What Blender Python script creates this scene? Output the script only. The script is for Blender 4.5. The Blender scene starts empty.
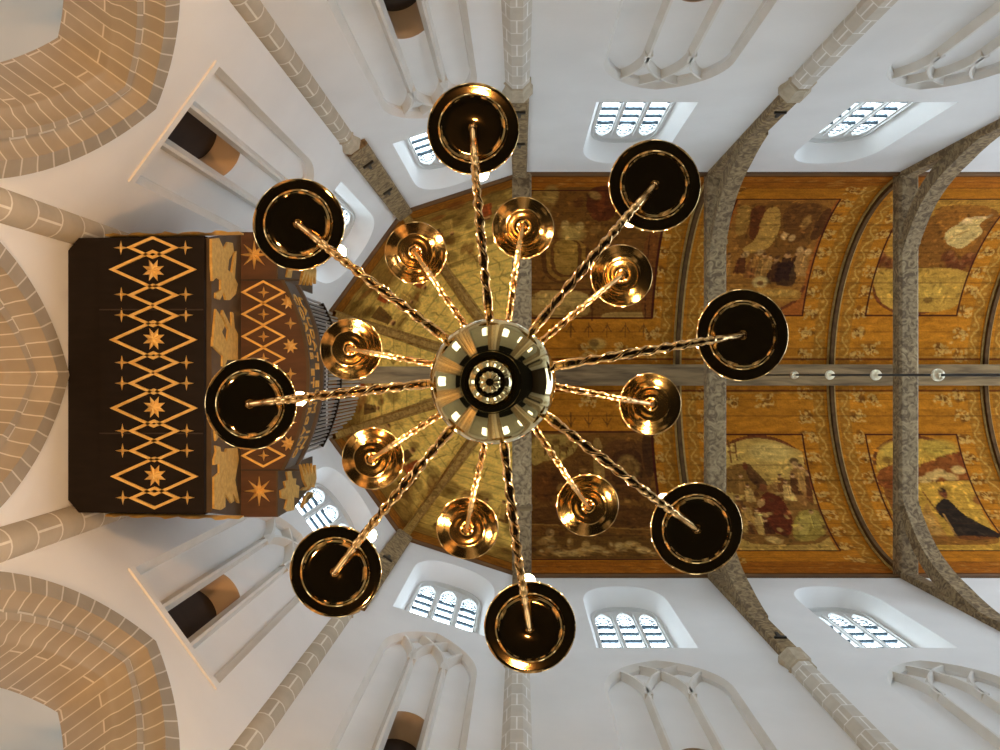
import bpy, math, random
import numpy as np
from mathutils import Vector, Matrix
from mathutils.geometry import tessellate_polygon
random.seed(7)
rng = np.random.default_rng(11)
PI = math.pi
C = bpy.context.scene.collection
F = 820.0                       # focal length in pixels
CX, CY = 520.0, 375.0           # the zenith in the photograph
W = 4.5                         # half width of the choir
H = 18.267                      # springing of the vault above the camera
FLOOR = -1.6
X0 = 0.02                       # station of the first tie beam, centre of the apse
BAY = 4.23
ST = [.04, 4.36, 8.62, 12.88]
XEND = 16.2

def P(px, py, h):               # a measured point at height h above the eye
    return Vector(((px-CX)*h/F, (py-CY)*h/F, h))

# ------------------------------------------------------------------ materials
def lin(c):
    r = []
    for v in c:
        v /= 255.0
        r.append(v/12.92 if v <= .04045 else ((v+.055)/1.055)**2.4)
    return r

def new_mat(name):
    m = bpy.data.materials.new(name); m.use_nodes = True
    nt = m.node_tree
    for n in list(nt.nodes): nt.nodes.remove(n)
    out = nt.nodes.new('ShaderNodeOutputMaterial')
    b = nt.nodes.new('ShaderNodeBsdfPrincipled')
    nt.links.new(b.outputs[0], out.inputs[0])
    return m, nt, b

def N(nt, kind, **kw):
    n = nt.nodes.new(kind)
    for k, v in kw.items():
        if k in n.inputs: n.inputs[k].default_value = v
        else: setattr(n, k, v)
    return n

def rgba(c): return (c[0], c[1], c[2], 1.0)

def mottled(name, c1, c2, scale=3.0, rough=.7, metal=0.0, bump=0.0, bscale=30, detail=5, stretch=None, dist=.0, spec=.5):
    m, nt, b = new_mat(name)
    tc = N(nt, 'ShaderNodeTexCoord')
    src = tc.outputs['Object']
    if stretch:
        mp = N(nt, 'ShaderNodeMapping'); mp.inputs['Scale'].default_value = stretch
        nt.links.new(src, mp.inputs[0]); src = mp.outputs[0]
    nz = N(nt, 'ShaderNodeTexNoise', Scale=scale, Detail=detail, Distortion=dist)
    nt.links.new(src, nz.inputs['Vector'])
    cr = N(nt, 'ShaderNodeValToRGB')
    cr.color_ramp.elements[0].position = .33; cr.color_ramp.elements[1].position = .67
    cr.color_ramp.elements[0].color = rgba(c1); cr.color_ramp.elements[1].color = rgba(c2)
    nt.links.new(nz.outputs[0], cr.inputs[0]); nt.links.new(cr.outputs[0], b.inputs['Base Color'])
    b.inputs['Roughness'].default_value = rough; b.inputs['Metallic'].default_value = metal
    b.inputs['Specular IOR Level'].default_value = spec
    if bump:
        n2 = N(nt, 'ShaderNodeTexNoise', Scale=bscale, Detail=4.0, Distortion=dist)
        nt.links.new(src, n2.inputs['Vector'])
        bp = N(nt, 'ShaderNodeBump', Strength=bump, Distance=.02)
        nt.links.new(n2.outputs[0], bp.inputs['Height']); nt.links.new(bp.outputs[0], b.inputs['Normal'])
    return m

def plain(name, c, rough=.5, metal=0.0, spec=.5):
    m, nt, b = new_mat(name)
    b.inputs['Base Color'].default_value = rgba(c)
    b.inputs['Roughness'].default_value = rough; b.inputs['Metallic'].default_value = metal
    b.inputs['Specular IOR Level'].default_value = spec
    return m

def emit(name, c, s):
    m, nt, b = new_mat(name)
    b.inputs['Base Color'].default_value = (0, 0, 0, 1)
    b.inputs['Emission Color'].default_value = rgba(c); b.inputs['Emission Strength'].default_value = s
    return m

def ashlar(name, c1, c2, joint, bw, rh, jw, off=.5, freq=2):
    m, nt, b = new_mat(name)
    uv = N(nt, 'ShaderNodeUVMap')
    bt = N(nt, 'ShaderNodeTexBrick', offset=off, offset_frequency=freq, squash=1.0)
    bt.inputs['Color1'].default_value = rgba(c1); bt.inputs['Color2'].default_value = rgba(c2)
    bt.inputs['Mortar'].default_value = rgba(joint)
    bt.inputs['Scale'].default_value = 1.0; bt.inputs['Mortar Size'].default_value = jw
    bt.inputs['Mortar Smooth'].default_value = .2; bt.inputs['Bias'].default_value = 0
    bt.inputs['Brick Width'].default_value = bw; bt.inputs['Row Height'].default_value = rh
    nt.links.new(uv.outputs[0], bt.inputs['Vector'])
    tc = N(nt, 'ShaderNodeTexCoord')
    nz = N(nt, 'ShaderNodeTexNoise', Scale=4.0, Detail=5.0)
    nt.links.new(tc.outputs['Object'], nz.inputs['Vector'])
    mr = N(nt, 'ShaderNodeMapRange'); mr.inputs['To Min'].default_value = .8; mr.inputs['To Max'].default_value = 1.2
    nt.links.new(nz.outputs[0], mr.inputs[0])
    mx = N(nt, 'ShaderNodeMix', data_type='RGBA', blend_type='MULTIPLY')
    mx.inputs[0].default_value = 1.0
    nt.links.new(bt.outputs['Color'], mx.inputs[6]); nt.links.new(mr.outputs[0], mx.inputs[7])
    nt.links.new(mx.outputs[2], b.inputs['Base Color'])
    b.inputs['Roughness'].default_value = .8
    return m

M = {}
M['plaster'] = mottled('white_plaster', (.72,.71,.69), (.78,.77,.75), .8, .85, bump=.08, bscale=6)
M['sand'] = mottled('sand_plaster', (.52,.40,.28), (.60,.47,.34), 2, .85)
M['tan'] = mottled('tan_stone', (.67,.64,.58), (.73,.70,.65), 3, .8)
M['stone_shaft'] = ashlar('stone_shaft', (.42,.36,.27), (.48,.41,.31), (.72,.67,.57), .487, .37, .012)
M['stone_octagon'] = ashlar('stone_octagon', (.53,.48,.40), (.58,.53,.45), (.78,.76,.72), .3061, .37, .011)
M['capital'] = mottled('yellow_stone', (.40,.33,.23), (.50,.42,.30), 9, .8, bump=.4, bscale=25)
M['stone_arch'] = ashlar('stone_arch', (.29,.25,.195), (.34,.295,.23), (.56,.52,.45), .78, .175, .009)
M['plaster_grey'] = mottled('grey_plaster', (.60,.61,.57), (.66,.67,.63), 1, .85)
M['floor'] = mottled('floor_slabs', (.006,.0055,.005), (.010,.009,.008), 1.5, .9, spec=.1)
M['brass'] = plain('polished_brass', (.80,.66,.32), .05, 1.0)
M['brass_arm'] = plain('polished_brass_arm', (.92,.57,.22), .20, 1.0)
M['brass_pan'] = plain('polished_brass_pan', (.86,.58,.24), .06, 1.0)
M['brass_pan_upper'] = plain('lit_brass_pan', (.90,.55,.19), .12, 1.0)
M['candle'] = plain('ivory_candle', (.85,.78,.6), .5)
M['bulb'] = emit('lit_bulb', (1.0,.70,.36), 330.0)
M['glass'] = emit('daylit_glass', (.74,.89,1.0), 6.5)
M['aisle_glass'] = emit('aisle_window_glass', (.94,.97,1.0), 2.6)
M['lead'] = plain('lead_bar', (.035,.06,.08), .5)
M['winstone'] = plain('pale_window_stone', (.62,.62,.60), .8)
M['iron'] = plain('dark_iron', (.02,.018,.015), .6)
M['door'] = mottled('dark_door_wood', (.018,.010,.007), (.03,.018,.012), 4, .6)
M['organ_dark'] = mottled('dark_stained_wood', (.006,.0035,.002), (.010,.006,.004), 3, .7, stretch=(1,6,1), spec=.2)
M['organ_brown'] = mottled('red_brown_wood', (.055,.022,.009), (.085,.034,.013), 3, .5, stretch=(1,6,1))
M['organ_fascia'] = mottled('grey_brown_wood', (.05,.034,.018), (.08,.052,.027), 5, .5)
M['gold'] = mottled('gilding', (.84,.52,.14), (.95,.66,.24), 14, .36, metal=.45, bump=.25, bscale=40)
M['gold_dull'] = mottled('dull_gilding', (.50,.30,.07), (.68,.44,.12), 18, .5, metal=.2, bump=.5, bscale=40)
M['pipe'] = plain('tin_pipe', (.42,.43,.45), .30, .65)
M['pipe_dark'] = plain('dark_pipe_mouth', (.03,.03,.03), .6)
M['rib'] = mottled('dark_painted_rib', (.07,.034,.010), (.12,.060,.018), 5, .8, spec=.2)
M['rib_gold'] = mottled('painted_rib_edge', (.30,.18,.045), (.46,.30,.09), 9, .7, spec=.2)
M['apse_rib'] = mottled('olive_brown_rib', (.22,.115,.022), (.52,.31,.075), 7, .85, dist=1.5, spec=.2)
M['cornice'] = mottled('brown_cornice', (.10,.045,.012), (.16,.075,.02), 4, .6, stretch=(.3,1,1))
def carved_wood():
    m, nt, b = new_mat('carved_oak')
    tc = N(nt, 'ShaderNodeTexCoord')
    nz = N(nt, 'ShaderNodeTexNoise', Scale=6.0, Detail=3.0, Distortion=1.8)
    nt.links.new(tc.outputs['Object'], nz.inputs['Vector'])
    n2 = N(nt, 'ShaderNodeTexNoise', Scale=1.2, Detail=3.0)
    nt.links.new(tc.outputs['Object'], n2.inputs['Vector'])
    cr = N(nt, 'ShaderNodeValToRGB'); e = cr.color_ramp.elements
    e[0].position = .40; e[0].color = (.14,.088,.04,1); e[1].position = .66; e[1].color = (.37,.265,.135,1)
    x = cr.color_ramp.elements.new(.49); x.color = (.25,.17,.08,1)
    nt.links.new(nz.outputs[0], cr.inputs[0])
    mr = N(nt, 'ShaderNodeMapRange'); mr.inputs['To Min'].default_value = .65; mr.inputs['To Max'].default_value = 1.2
    nt.links.new(n2.outputs[0], mr.inputs[0])
    mx = N(nt, 'ShaderNodeMix', data_type='RGBA', blend_type='MULTIPLY'); mx.inputs[0].default_value = 1
    nt.links.new(cr.outputs[0], mx.inputs[6]); nt.links.new(mr.outputs[0], mx.inputs[7])
    nt.links.new(mx.outputs[2], b.inputs['Base Color'])
    bp = N(nt, 'ShaderNodeBump', Strength=.45, Distance=.05)
    nt.links.new(nz.outputs[0], bp.inputs['Height']); nt.links.new(bp.outputs[0], b.inputs['Normal'])
    b.inputs['Roughness'].default_value = .75
    return m
M['oak'] = carved_wood()
M['oak_plain'] = mottled('grey_oak_beam', (.11,.07,.03), (.30,.20,.09), 2.2, .9, bump=.3, bscale=8, stretch=(.35,3,3), dist=.6)
def paint_mat():
    m, nt, b = new_mat('painted_boards')
    at = N(nt, 'ShaderNodeAttribute', attribute_name='paint')
    tc = N(nt, 'ShaderNodeTexCoord')
    nz = N(nt, 'ShaderNodeTexNoise', Scale=6.0, Detail=7.0, Distortion=.6)
    mp = N(nt, 'ShaderNodeMapping'); mp.inputs['Scale'].default_value = (.5, 1.4, 1.4)
    nt.links.new(tc.outputs['Object'], mp.inputs[0]); nt.links.new(mp.outputs[0], nz.inputs['Vector'])
    mr = N(nt, 'ShaderNodeMapRange'); mr.inputs['From Min'].default_value = .3; mr.inputs['From Max'].default_value = .7
    mr.inputs['To Min'].default_value = .72; mr.inputs['To Max'].default_value = 1.25
    nt.links.new(nz.outputs[0], mr.inputs[0])
    mx = N(nt, 'ShaderNodeMix', data_type='RGBA', blend_type='MULTIPLY'); mx.inputs[0].default_value = 1
    nt.links.new(at.outputs['Color'], mx.inputs[6]); nt.links.new(mr.outputs[0], mx.inputs[7])
    nt.links.new(mx.outputs[2], b.inputs['Base Color'])
    b.inputs['Roughness'].default_value = .8; b.inputs['Specular IOR Level'].default_value = .1
    return m
M['paint'] = paint_mat()

# ------------------------------------------------------------------ mesh builder
class MB:
    def __init__(s): s.v = []; s.f = []; s.m = []; s.uv = []; s.has_uv = False
    def add(s, verts, faces, mi=0, uvs=None):
        o = len(s.v); s.v += [tuple(v) for v in verts]
        for k, f in enumerate(faces):
            s.f.append([o+i for i in f]); s.m.append(mi)
            if uvs is not None: s.uv.append([uvs[i] for i in f]); s.has_uv = True
            else: s.uv.append(None)
    def box(s, x0, x1, y0, y1, z0, z1, mi=0, mat=None):
        vs = [Vector((x, y, z)) for x in (x0, x1) for y in (y0, y1) for z in (z0, z1)]
        if mat: vs = [mat @ v for v in vs]
        s.add(vs, [(0,1,3,2),(4,6,7,5),(0,4,5,1),(2,3,7,6),(0,2,6,4),(1,5,7,3)], mi)
    def prism(s, pts, a, b, conv, mi=0, holes=()):       # polygon (2-D pts) extruded between levels a and b; conv(u,v,w)->3-D
        loops = [list(pts)] + [list(h) for h in holes]
        flat = [p for l in loops for p in l]; n = len(flat)
        tri = tessellate_polygon([[Vector((p[0], p[1], 0)) for p in l] for l in loops])
        s.add([conv(p[0], p[1], a) for p in flat] + [conv(p[0], p[1], b) for p in flat],
              [tuple(t) for t in tri] + [tuple(n+i for i in reversed(t)) for t in tri], mi)
        for l in loops:
            k = len(l)
            s.add([conv(p[0], p[1], a) for p in l] + [conv(p[0], p[1], b) for p in l],
                  [(i, (i+1) % k, k+(i+1) % k, k+i) for i in range(k)], mi)
    def lathe(s, prof, n=32, loc=(0,0,0), mi=0, close=True):
        vs, fs = [], []
        loc = Vector(loc)
        for (r, z) in prof:
            for k in range(n):
                a = 2*PI*k/n
                vs.append(loc + Vector((r*math.cos(a), r*math.sin(a), z)))
        for i in range(len(prof)-1):
            for k in range(n):
                fs.append((i*n+k, i*n+(k+1) % n, (i+1)*n+(k+1) % n, (i+1)*n+k))
        if close:
            if prof[0][0] > 1e-6: fs.append(tuple(range(n))[::-1])
            if prof[-1][0] > 1e-6: fs.append(tuple((len(prof)-1)*n+k for k in range(n)))
        s.add(vs, fs, mi)
    def tube(s, path, rad, n=10, mi=0, cap=True, uvs=False):
        path = [Vector(p) for p in path]
        if not hasattr(rad, '__len__'): rad = [rad]*len(path)
        vs, fs, uv = [], [], []
        t0 = (path[1]-path[0]).normalized()
        ref = Vector((0,0,1)) if abs(t0.z) < .9 else Vector((1,0,0))
        u = (ref - t0*ref.dot(t0)).normalized(); L = 0
        for i, p in enumerate(path):
            a = path[max(i-1, 0)]; b = path[min(i+1, len(path)-1)]
            t = (b-a).normalized()
            u = (u - t*u.dot(t)).normalized(); w = t.cross(u)
            if i: L += (p-path[i-1]).length
            for k in range(n):
                an = 2*PI*k/n
                vs.append(p + (u*math.cos(an)+w*math.sin(an))*rad[i])
        for i in range(len(path)-1):
            for k in range(n):
                fs.append((i*n+k, i*n+(k+1) % n, (i+1)*n+(k+1) % n, (i+1)*n+k))
        if cap:
            fs.append(tuple(range(n))[::-1]); fs.append(tuple((len(path)-1)*n+k for k in range(n)))
        s.add(vs, fs, mi)
    def build(s, name, mats, parent=None, smooth=True, angle=35, origin=None):
        me = bpy.data.meshes.new(name)
        o0 = Vector(origin) if origin is not None else Vector((0,0,0))
        me.from_pydata([tuple(Vector(v)-o0) for v in s.v], [], s.f); 
        mats = mats if isinstance(mats, (list, tuple)) else [mats]
        for m in mats: me.materials.append(M[m] if isinstance(m, str) else m)
        me.polygons.foreach_set('material_index', s.m)
        if s.has_uv:
            ul = me.uv_layers.new(name='UVMap')
            flat = []
            for p, uv in zip(s.f, s.uv):
                for k in range(len(p)): flat += list(uv[k]) if uv else [0, 0]
            ul.data.foreach_set('uv', flat)
        me.update()
        if smooth:
            me.shade_smooth(); me.set_sharp_from_angle(angle=math.radians(angle))
        o = bpy.data.objects.new(name, me); C.objects.link(o)
        o.location = o0
        if parent is not None:
            o.parent = parent
            o.location = o0 - Vector(parent['_w']) if '_w' in parent else o0
        return o

def empty(name, loc):
    o = bpy.data.objects.new(name, None); C.objects.link(o); o.location = loc
    o['_w'] = list(loc); o.empty_display_size = .2
    return o
def part(mb, name, mats, parent, **kw):              # mb in world coordinates, parent an Empty placed with empty()
    w = Vector(parent['_w'])
    o = mb.build(name, mats, None, origin=w, **kw)
    o.parent = parent; o.location = (0, 0, 0); o['_w'] = list(w)
    return o
def tag(o, label, cat, group=None):
    o['label'] = label; o['category'] = cat
    if group: o['group'] = group
    return o
def struct(o): o['kind'] = 'structure'; return o

# ------------------------------------------------------------------ walls
def flat_arch(sc, w, z0, zs, za, n=12):
    pts = [(sc-w, z0), (sc+w, z0)]
    for i in range(2*n+1):
        a = PI*i/(2*n); c, q = math.cos(a), math.sin(a)
        pts.append((sc+w*math.copysign(abs(c)**.82, c), zs+(za-zs)*q**.82))
    return pts
def arch_loop(sc, w, z0, zs, za, n=12):
    """opening: bottom corners then up the right jamb, over a two-centred arch to za and down the left jamb"""
    rise = za-zs; R = (rise*rise+w*w)/(2*w)
    if R < w: R = w
    cxr = w-R
    pts = [(sc-w, z0), (sc+w, z0)]
    a1 = math.acos(max(-1, min(1, -cxr/R)))
    right = [(cxr+R*math.cos(a1*i/n), R*math.sin(a1*i/n)) for i in range(n+1)]
    k = rise/right[-1][1] if right[-1][1] else 1
    right = [(x, y*k) for x, y in right]
    pts += [(sc+x, zs+y) for x, y in right]
    pts += [(sc-x, zs+y) for x, y in reversed(right[:-1])]
    return pts

class Wall:
    def __init__(s, origin, tang, norm, L):
        s.o = Vector(origin); s.t = Vector(tang); s.n = Vector(norm); s.L = L
        s.mb = MB(); s.holes = []
    def w(s, u, z, d=0.0):
        return s.o + s.t*u + s.n*d + Vector((0, 0, z))
    def bridge(s, la, da, lb, db, mi=0):
        k = len(la)
        s.mb.add([s.w(p[0], p[1], da) for p in la] + [s.w(p[0], p[1], db) for p in lb],
                 [(i, (i+1) % k, k+(i+1) % k, k+i) for i in range(k)], mi)
    def fill(s, loops, d, mi=0):
        flat = [p for l in loops for p in l]
        tri = tessellate_polygon([[Vector((p[0], p[1], 0)) for p in l] for l in loops])
        s.mb.add([s.w(p[0], p[1], d) for p in flat], [tuple(t) for t in tri], mi)

WIN_Z0, WIN_ZS, WIN_ZA = 13.52, 16.15, 17.45
NI_Z0, NI_ZA = 8.20, 12.93
counter = {'win': 0, 'trim': 0, 'door': 0}

def bar(wall, path, d0, d1, w0, w1, mb, mi=0):
    """moulded bar along a path in the wall plane: w0 wide at depth d0 (back), w1 at depth d1 (front)"""
    n = len(path); sec = []
    for i, p in enumerate(path):
        a = path[max(i-1, 0)]; b = path[min(i+1, n-1)]
        tx, tz = b[0]-a[0], b[1]-a[1]; l = math.hypot(tx, tz) or 1
        nx, nz = -tz/l, tx/l
        sec.append([wall.w(p[0]+nx*w0/2, p[1]+nz*w0/2, d0), wall.w(p[0]+nx*w1/2, p[1]+nz*w1/2, d1),
                    wall.w(p[0]-nx*w1/2, p[1]-nz*w1/2, d1), wall.w(p[0]-nx*w0/2, p[1]-nz*w0/2, d0)])
    vs = [v for q in sec for v in q]; fs = []
    for i in range(n-1):
        for k in range(4):
            fs.append((i*4+k, i*4+(k+1) % 4, (i+1)*4+(k+1) % 4, (i+1)*4+k))
    fs += [(0,1,2,3), ((n-1)*4+3, (n-1)*4+2, (n-1)*4+1, (n-1)*4)]
    mb.add(vs, fs, mi)

def make_window(wall, sc, wg, z0, zs, za, depth):
    counter['win'] += 1
    fr = MB()
    # outer frame and two mullions with pointed light heads
    loop = flat_arch(sc, wg, z0, zs, za)
    bar(wall, loop + loop[:1], depth+.06, depth-.10, .10, .05, fr)
    lw = 2*wg/3
    for m in (-1, 1):
        u = sc+m*lw/2; 
        bar(wall, [(u, z0), (u, za-.45)], depth+.06, depth-.10, .11, .05, fr)
    heads = []
    for m in (-1, 0, 1):
        u = sc+m*lw; hs = za-.72 if m == 0 else za-.82
        hl = arch_loop(u, lw/2-.04, z0, hs, hs+.50, 6)
        bar(wall, hl[1:] + hl[:1], depth+.05, depth-.06, .06, .03, fr)
        heads.append((u, hs))
    lights = [arch_loop(u, lw/2-.055, z0+.02, hs, hs+.50, 6) for u, hs in heads]
    fr.prism(loop, depth-.03, depth+.01, lambda u, z, d: wall.w(u, z, d), 0, lights)
    o = fr.build('window_%d' % counter['win'], 'winstone', origin=wall.w(sc, z0, depth)); struct(o); o['_w'] = list(wall.w(sc, z0, depth))
    g = MB()
    lp = flat_arch(sc, wg-.01, z0, zs, za-.01)
    g.prism(lp, depth+.02, depth+.04, lambda u, z, d: wall.w(u, z, d))
    part(g, 'glass_pane', 'glass', o, smooth=False)
    for (u, hs) in heads:
        for k in range(6):
            zz = 13.94 + .42*k
            b = MB(); a = wall.w(u-lw/2+.05, zz, depth-.02); c = wall.w(u+lw/2-.05, zz, depth-.02)
            b.tube([a, c], .034, 6); part(b, 'saddle_bar', 'lead', o)
        ld = MB()
        for k in range(1, 4):
            x = u-lw/2+lw*k/4
            ld.tube([wall.w(x, z0, depth), wall.w(x, hs+.25, depth)], .007, 4)
        for k in range(5):
            ld.tube([wall.w(u-lw/2+.05, hs-.35+.16*k, depth), wall.w(u+lw/2-.05, hs-.2+.16*k, depth)], .010, 4)
            ld.tube([wall.w(u+lw/2-.05, hs-.35+.16*k, depth), wall.w(u-lw/2+.05, hs-.2+.16*k, depth)], .010, 4)
        part(ld, 'leading', 'lead', o)
    return o

def make_niche(wall, sc, w, zs):
    """blind three-light niche with intersecting tracery and a passage opening in the middle light"""
    z0, za = NI_Z0, NI_ZA
    dep = .15
    outer = arch_loop(sc, w, z0, zs, za)
    inner = arch_loop(sc, w-.06, z0+.05, zs, za-.07)
    wall.holes.append(outer)
    wall.bridge(outer, 0, inner, .09, 1); wall.bridge(inner, .09, inner, dep, 0)
    dw = .235
    door = arch_loop(sc, dw, z0+.08, 9.98, 9.98+dw*1.05, 8)
    wall.fill([inner, door], dep, 0)
    wall.bridge(door, dep, door, dep+.36, 2)
    # back of the passage
    counter['door'] += 1
    b = MB(); b.prism([(sc-.5, z0-.1), (sc+.5, z0-.1), (sc+.5, 10.6), (sc-.5, 10.6)], dep+.36, dep+.42, lambda u, z, d: wall.w(u, z, d))
    d = b.build('door_%d' % counter['door'], 'door', smooth=False, origin=wall.w(sc, z0, dep+.36)); struct(d)
    # tracery
    t = MB(); counter['trim'] += 1
    rise = za-zs; R = (rise*rise+w*w)/(2*w); k = 1.0
    def inside(u, z):
        if z <= zs: return abs(u-sc) < w
        return (u-(sc+w-R))**2+(z-zs)**2 < R*R and (u-(sc-w+R))**2+(z-zs)**2 < R*R
    for m in (-1, 1):
        u0 = sc+m*w/3
        bar(wall, [(u0, z0+.06), (u0, zs+.05)], dep, .03, .13, .035, t)
        for sg in (-1, 1):
            cxx = u0+sg*R; path = []
            for i in range(40):
                a = PI/2*i/30
                q = (cxx-sg*R*math.cos(a), zs+R*math.sin(a))
                if not inside(*q): break
                path.append(q)
            if len(path) > 1: bar(wall, [(u0, zs-.05)]+path, dep, .03, .12, .035, t)
    for m in (-1, 1):
        u0 = sc+m*w/3; t.prism([(u0-.06, zs-.08), (u0+.06, zs-.08), (u0+.05, zs+.1), (u0, zs+.38), (u0-.05, zs+.1)], .035, dep, lambda u, z, d: wall.w(u, z, d))
    for m in (-1, 1):     # half arches springing from the jambs keep the same sweep
        u0 = sc+m*(w-.04)
        bar(wall, [(u0, z0+.06), (u0, zs)], dep, .08, .06, .03, t)
    o = t.build('trim_%d' % counter['trim'], 'tan', origin=wall.w(sc, z0, 0)); struct(o)
    # sill
    s_ = MB(); s_.prism([(sc-w-.02, z0-.10), (sc+w+.02, z0-.10), (sc+w+.02, z0), (sc-w-.02, z0)], -.02, .12, lambda u, z, d: wall.w(u, z, d))
    counter['trim'] += 1
    o = s_.build('trim_%d' % counter['trim'], 'plaster', smooth=False, origin=wall.w(sc, z0, 0)); struct(o)

def make_arcade(wall, sc, s_out, R, apex=7.70, visible=True):
    c = R-s_out; zs = apex - math.sqrt(R*R-c*c)
    th = .75
    def loop(d, n=22):
        r = R-d; a1 = math.acos(c/r)
        pts = [(sc+(-c+r*math.cos(a1*i/n)), zs+r*math.sin(a1*i/n)) for i in range(n+1)]
        pts2 = [(sc-(-c+r*math.cos(a1*i/n)), zs+r*math.sin(a1*i/n)) for i in range(n)]
        return pts + pts2[::-1]
    prof = [(0, .02), (.0, -.03), (.17, -.03), (.20, .04), (.25, .10), (.28, .11), (.30, .08), (.36, .09), (.40, .22), (.44, .24), (.46, .26), (.46, th)]
    hole = loop(0)
    wall.holes.append([(hole[0][0], FLOOR+.02)] + hole + [(hole[-1][0], FLOOR+.02)])
    mb = MB()
    loops = [loop(d) for d, t in prof]; n = len(loops[0])
    # UV: v along the arch, u across the profile
    vlen = [0.0]
    for i in range(1, n): vlen.append(vlen[-1]+math.dist(hole[i], hole[i-1]))
    ulen = [0.0]
    for i in range(1, len(prof)): ulen.append(ulen[-1]+math.dist(prof[i], prof[i-1]))
    vs, uv, fs = [], [], []
    for j, lp in enumerate(loops):
        for i, p in enumerate(lp):
            vs.append(wall.w(p[0], p[1], prof[j][1])); uv.append((ulen[j], vlen[i]))
    for j in range(len(prof)-1):
        for i in range(n-1):
            fs.append((j*n+i, j*n+i+1, (j+1)*n+i+1, (j+1)*n+i))
    mb.add(vs, fs, 0, uv)
    # jambs below the springing: same moulding carried down
    for side in (0, n-1):
        vs, uv, fs = [], [], []
        for j in range(len(prof)):
            p = loops[j][side]
            vs += [wall.w(p[0], p[1], prof[j][1]), wall.w(p[0], FLOOR, prof[j][1])]
            uv += [(ulen[j], 0), (ulen[j], -(p[1]-FLOOR))]
        for j in range(len(prof)-1): fs.append((2*j, 2*j+1, 2*j+3, 2*j+2))
        mb.add(vs, fs, 0, uv)
    counter['trim'] += 1
    o = mb.build('trim_%d' % counter['trim'], 'stone_arch', angle=50, origin=wall.w(sc, FLOOR, 0)); struct(o)

def bay_features(wall, sc, apse, window=True, niche=True, arcade=True, shift=0.0):
    if window:
        op = flat_arch(sc, .84, WIN_Z0, WIN_ZS, WIN_ZA)
        gl = flat_arch(sc, .655, WIN_Z0+.05, WIN_ZS+.2, 17.15)
        wall.holes.append(op); wall.bridge(op, 0, gl, .45, 0)
        wall.bridge(gl, .45, gl, .56, 0)
        make_window(wall, sc, .655, WIN_Z0+.05, WIN_ZS+.2, 17.15, .46)
    if niche:
        if apse: make_niche(wall, sc, .72, 11.75)
        else: make_niche(wall, sc+shift, .94, 11.75)
    if arcade:
        if apse: make_arcade(wall, sc, 1.33, 2.25)
        else: make_arcade(wall, sc, 1.72, 2.6)

TOPZ = 18.35
def finish_wall(wall, name, u0, u1):
    wall.fill([[(u0, FLOOR), (u1, FLOOR), (u1, TOPZ), (u0, TOPZ)]] + wall.holes, 0, 0)
    o = wall.mb.build(name, ['plaster', 'tan', 'sand'], angle=40); struct(o)

for sgn, nm in ((-1, 'wall_north'), (1, 'wall_south')):
    wl = Wall((0, sgn*W, 0), (1, 0, 0), (0, sgn, 0), 0)
    for i in range(3):
        bay_features(wl, (ST[i]+ST[i+1])/2-.10, False, shift=(.05, -.08, -.08)[i])
    finish_wall(wl, nm, X0, XEND)

VA = {}                                     # decagon corners by angle from -x
def corner(sgn, deg, r=W):
    return Vector((X0 - r*math.cos(math.radians(deg)), sgn*r*math.sin(math.radians(deg)), 0))
SIDES = [('wall_north_apse', corner(-1, 90), corner(-1, 54)), ('wall_northwest', corner(-1, 54), corner(-1, 18)),
         ('wall_west', corner(-1, 18), corner(1, 18)), ('wall_southwest', corner(1, 18), corner(1, 54)),
         ('wall_south_apse', corner(1, 54), corner(1, 90))]
for k, (nm, a, b) in enumerate(SIDES):
    mid = (a+b)/2; t = (b-a).normalized(); n = (mid-Vector((X0, 0, 0))).normalized()
    wl = Wall(mid, t, n, (b-a).length); hl = (b-a).length/2
    bay_features(wl, 0, True, window=(k != 2), niche=(k != 2))
    finish_wall(wl, nm, -hl, hl)

# floor, ambulatory shell
mb = MB(); mb.box(-11, XEND, -10, 10, FLOOR-.2, FLOOR); struct(mb.build('floor', 'floor', smooth=False))
# side aisle ceiling at 8.6 around the choir, aisle outer walls
mb = MB()
ring_o = [(XEND, -9.5), (-4.5, -9.5), (-9.5, -4), (-9.5, 4), (-4.5, 9.5), (XEND, 9.5)]
ring_i = [(XEND, -W-.8), (X0, -W-.8)] + [tuple(corner(-1, d, W+.84).xy) for d in (54, 18)] + [tuple(corner(1, d, W+.84).xy) for d in (18, 54)] + [(X0, W+.8), (XEND, W+.8)]
mb.prism(ring_o + ring_i[::-1], 8.3, 8.5, lambda u, v, z: Vector((u, v, z)))
struct(mb.build('ceiling_aisle', 'plaster_grey', smooth=False))
for i in range(len(ring_o)-1):
    a = Vector((*ring_o[i], 0)); b = Vector((*ring_o[i+1], 0)); t = (b-a).normalized(); n = Vector((-t.y, t.x, 0))
    mb = MB(); vs = [a, b, b+n*.2, a+n*.2]
    mb.add([v+Vector((0,0,FLOOR)) for v in vs] + [v+Vector((0,0,8.5)) for v in vs], [(0,1,2,3),(4,7,6,5),(0,4,5,1),(1,5,6,2),(2,6,7,3),(3,7,4,0)])
    struct(mb.build('wall_aisle_%s' % ('north','northwest','west','southwest','south')[i], 'plaster_grey', smooth=False))

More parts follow.
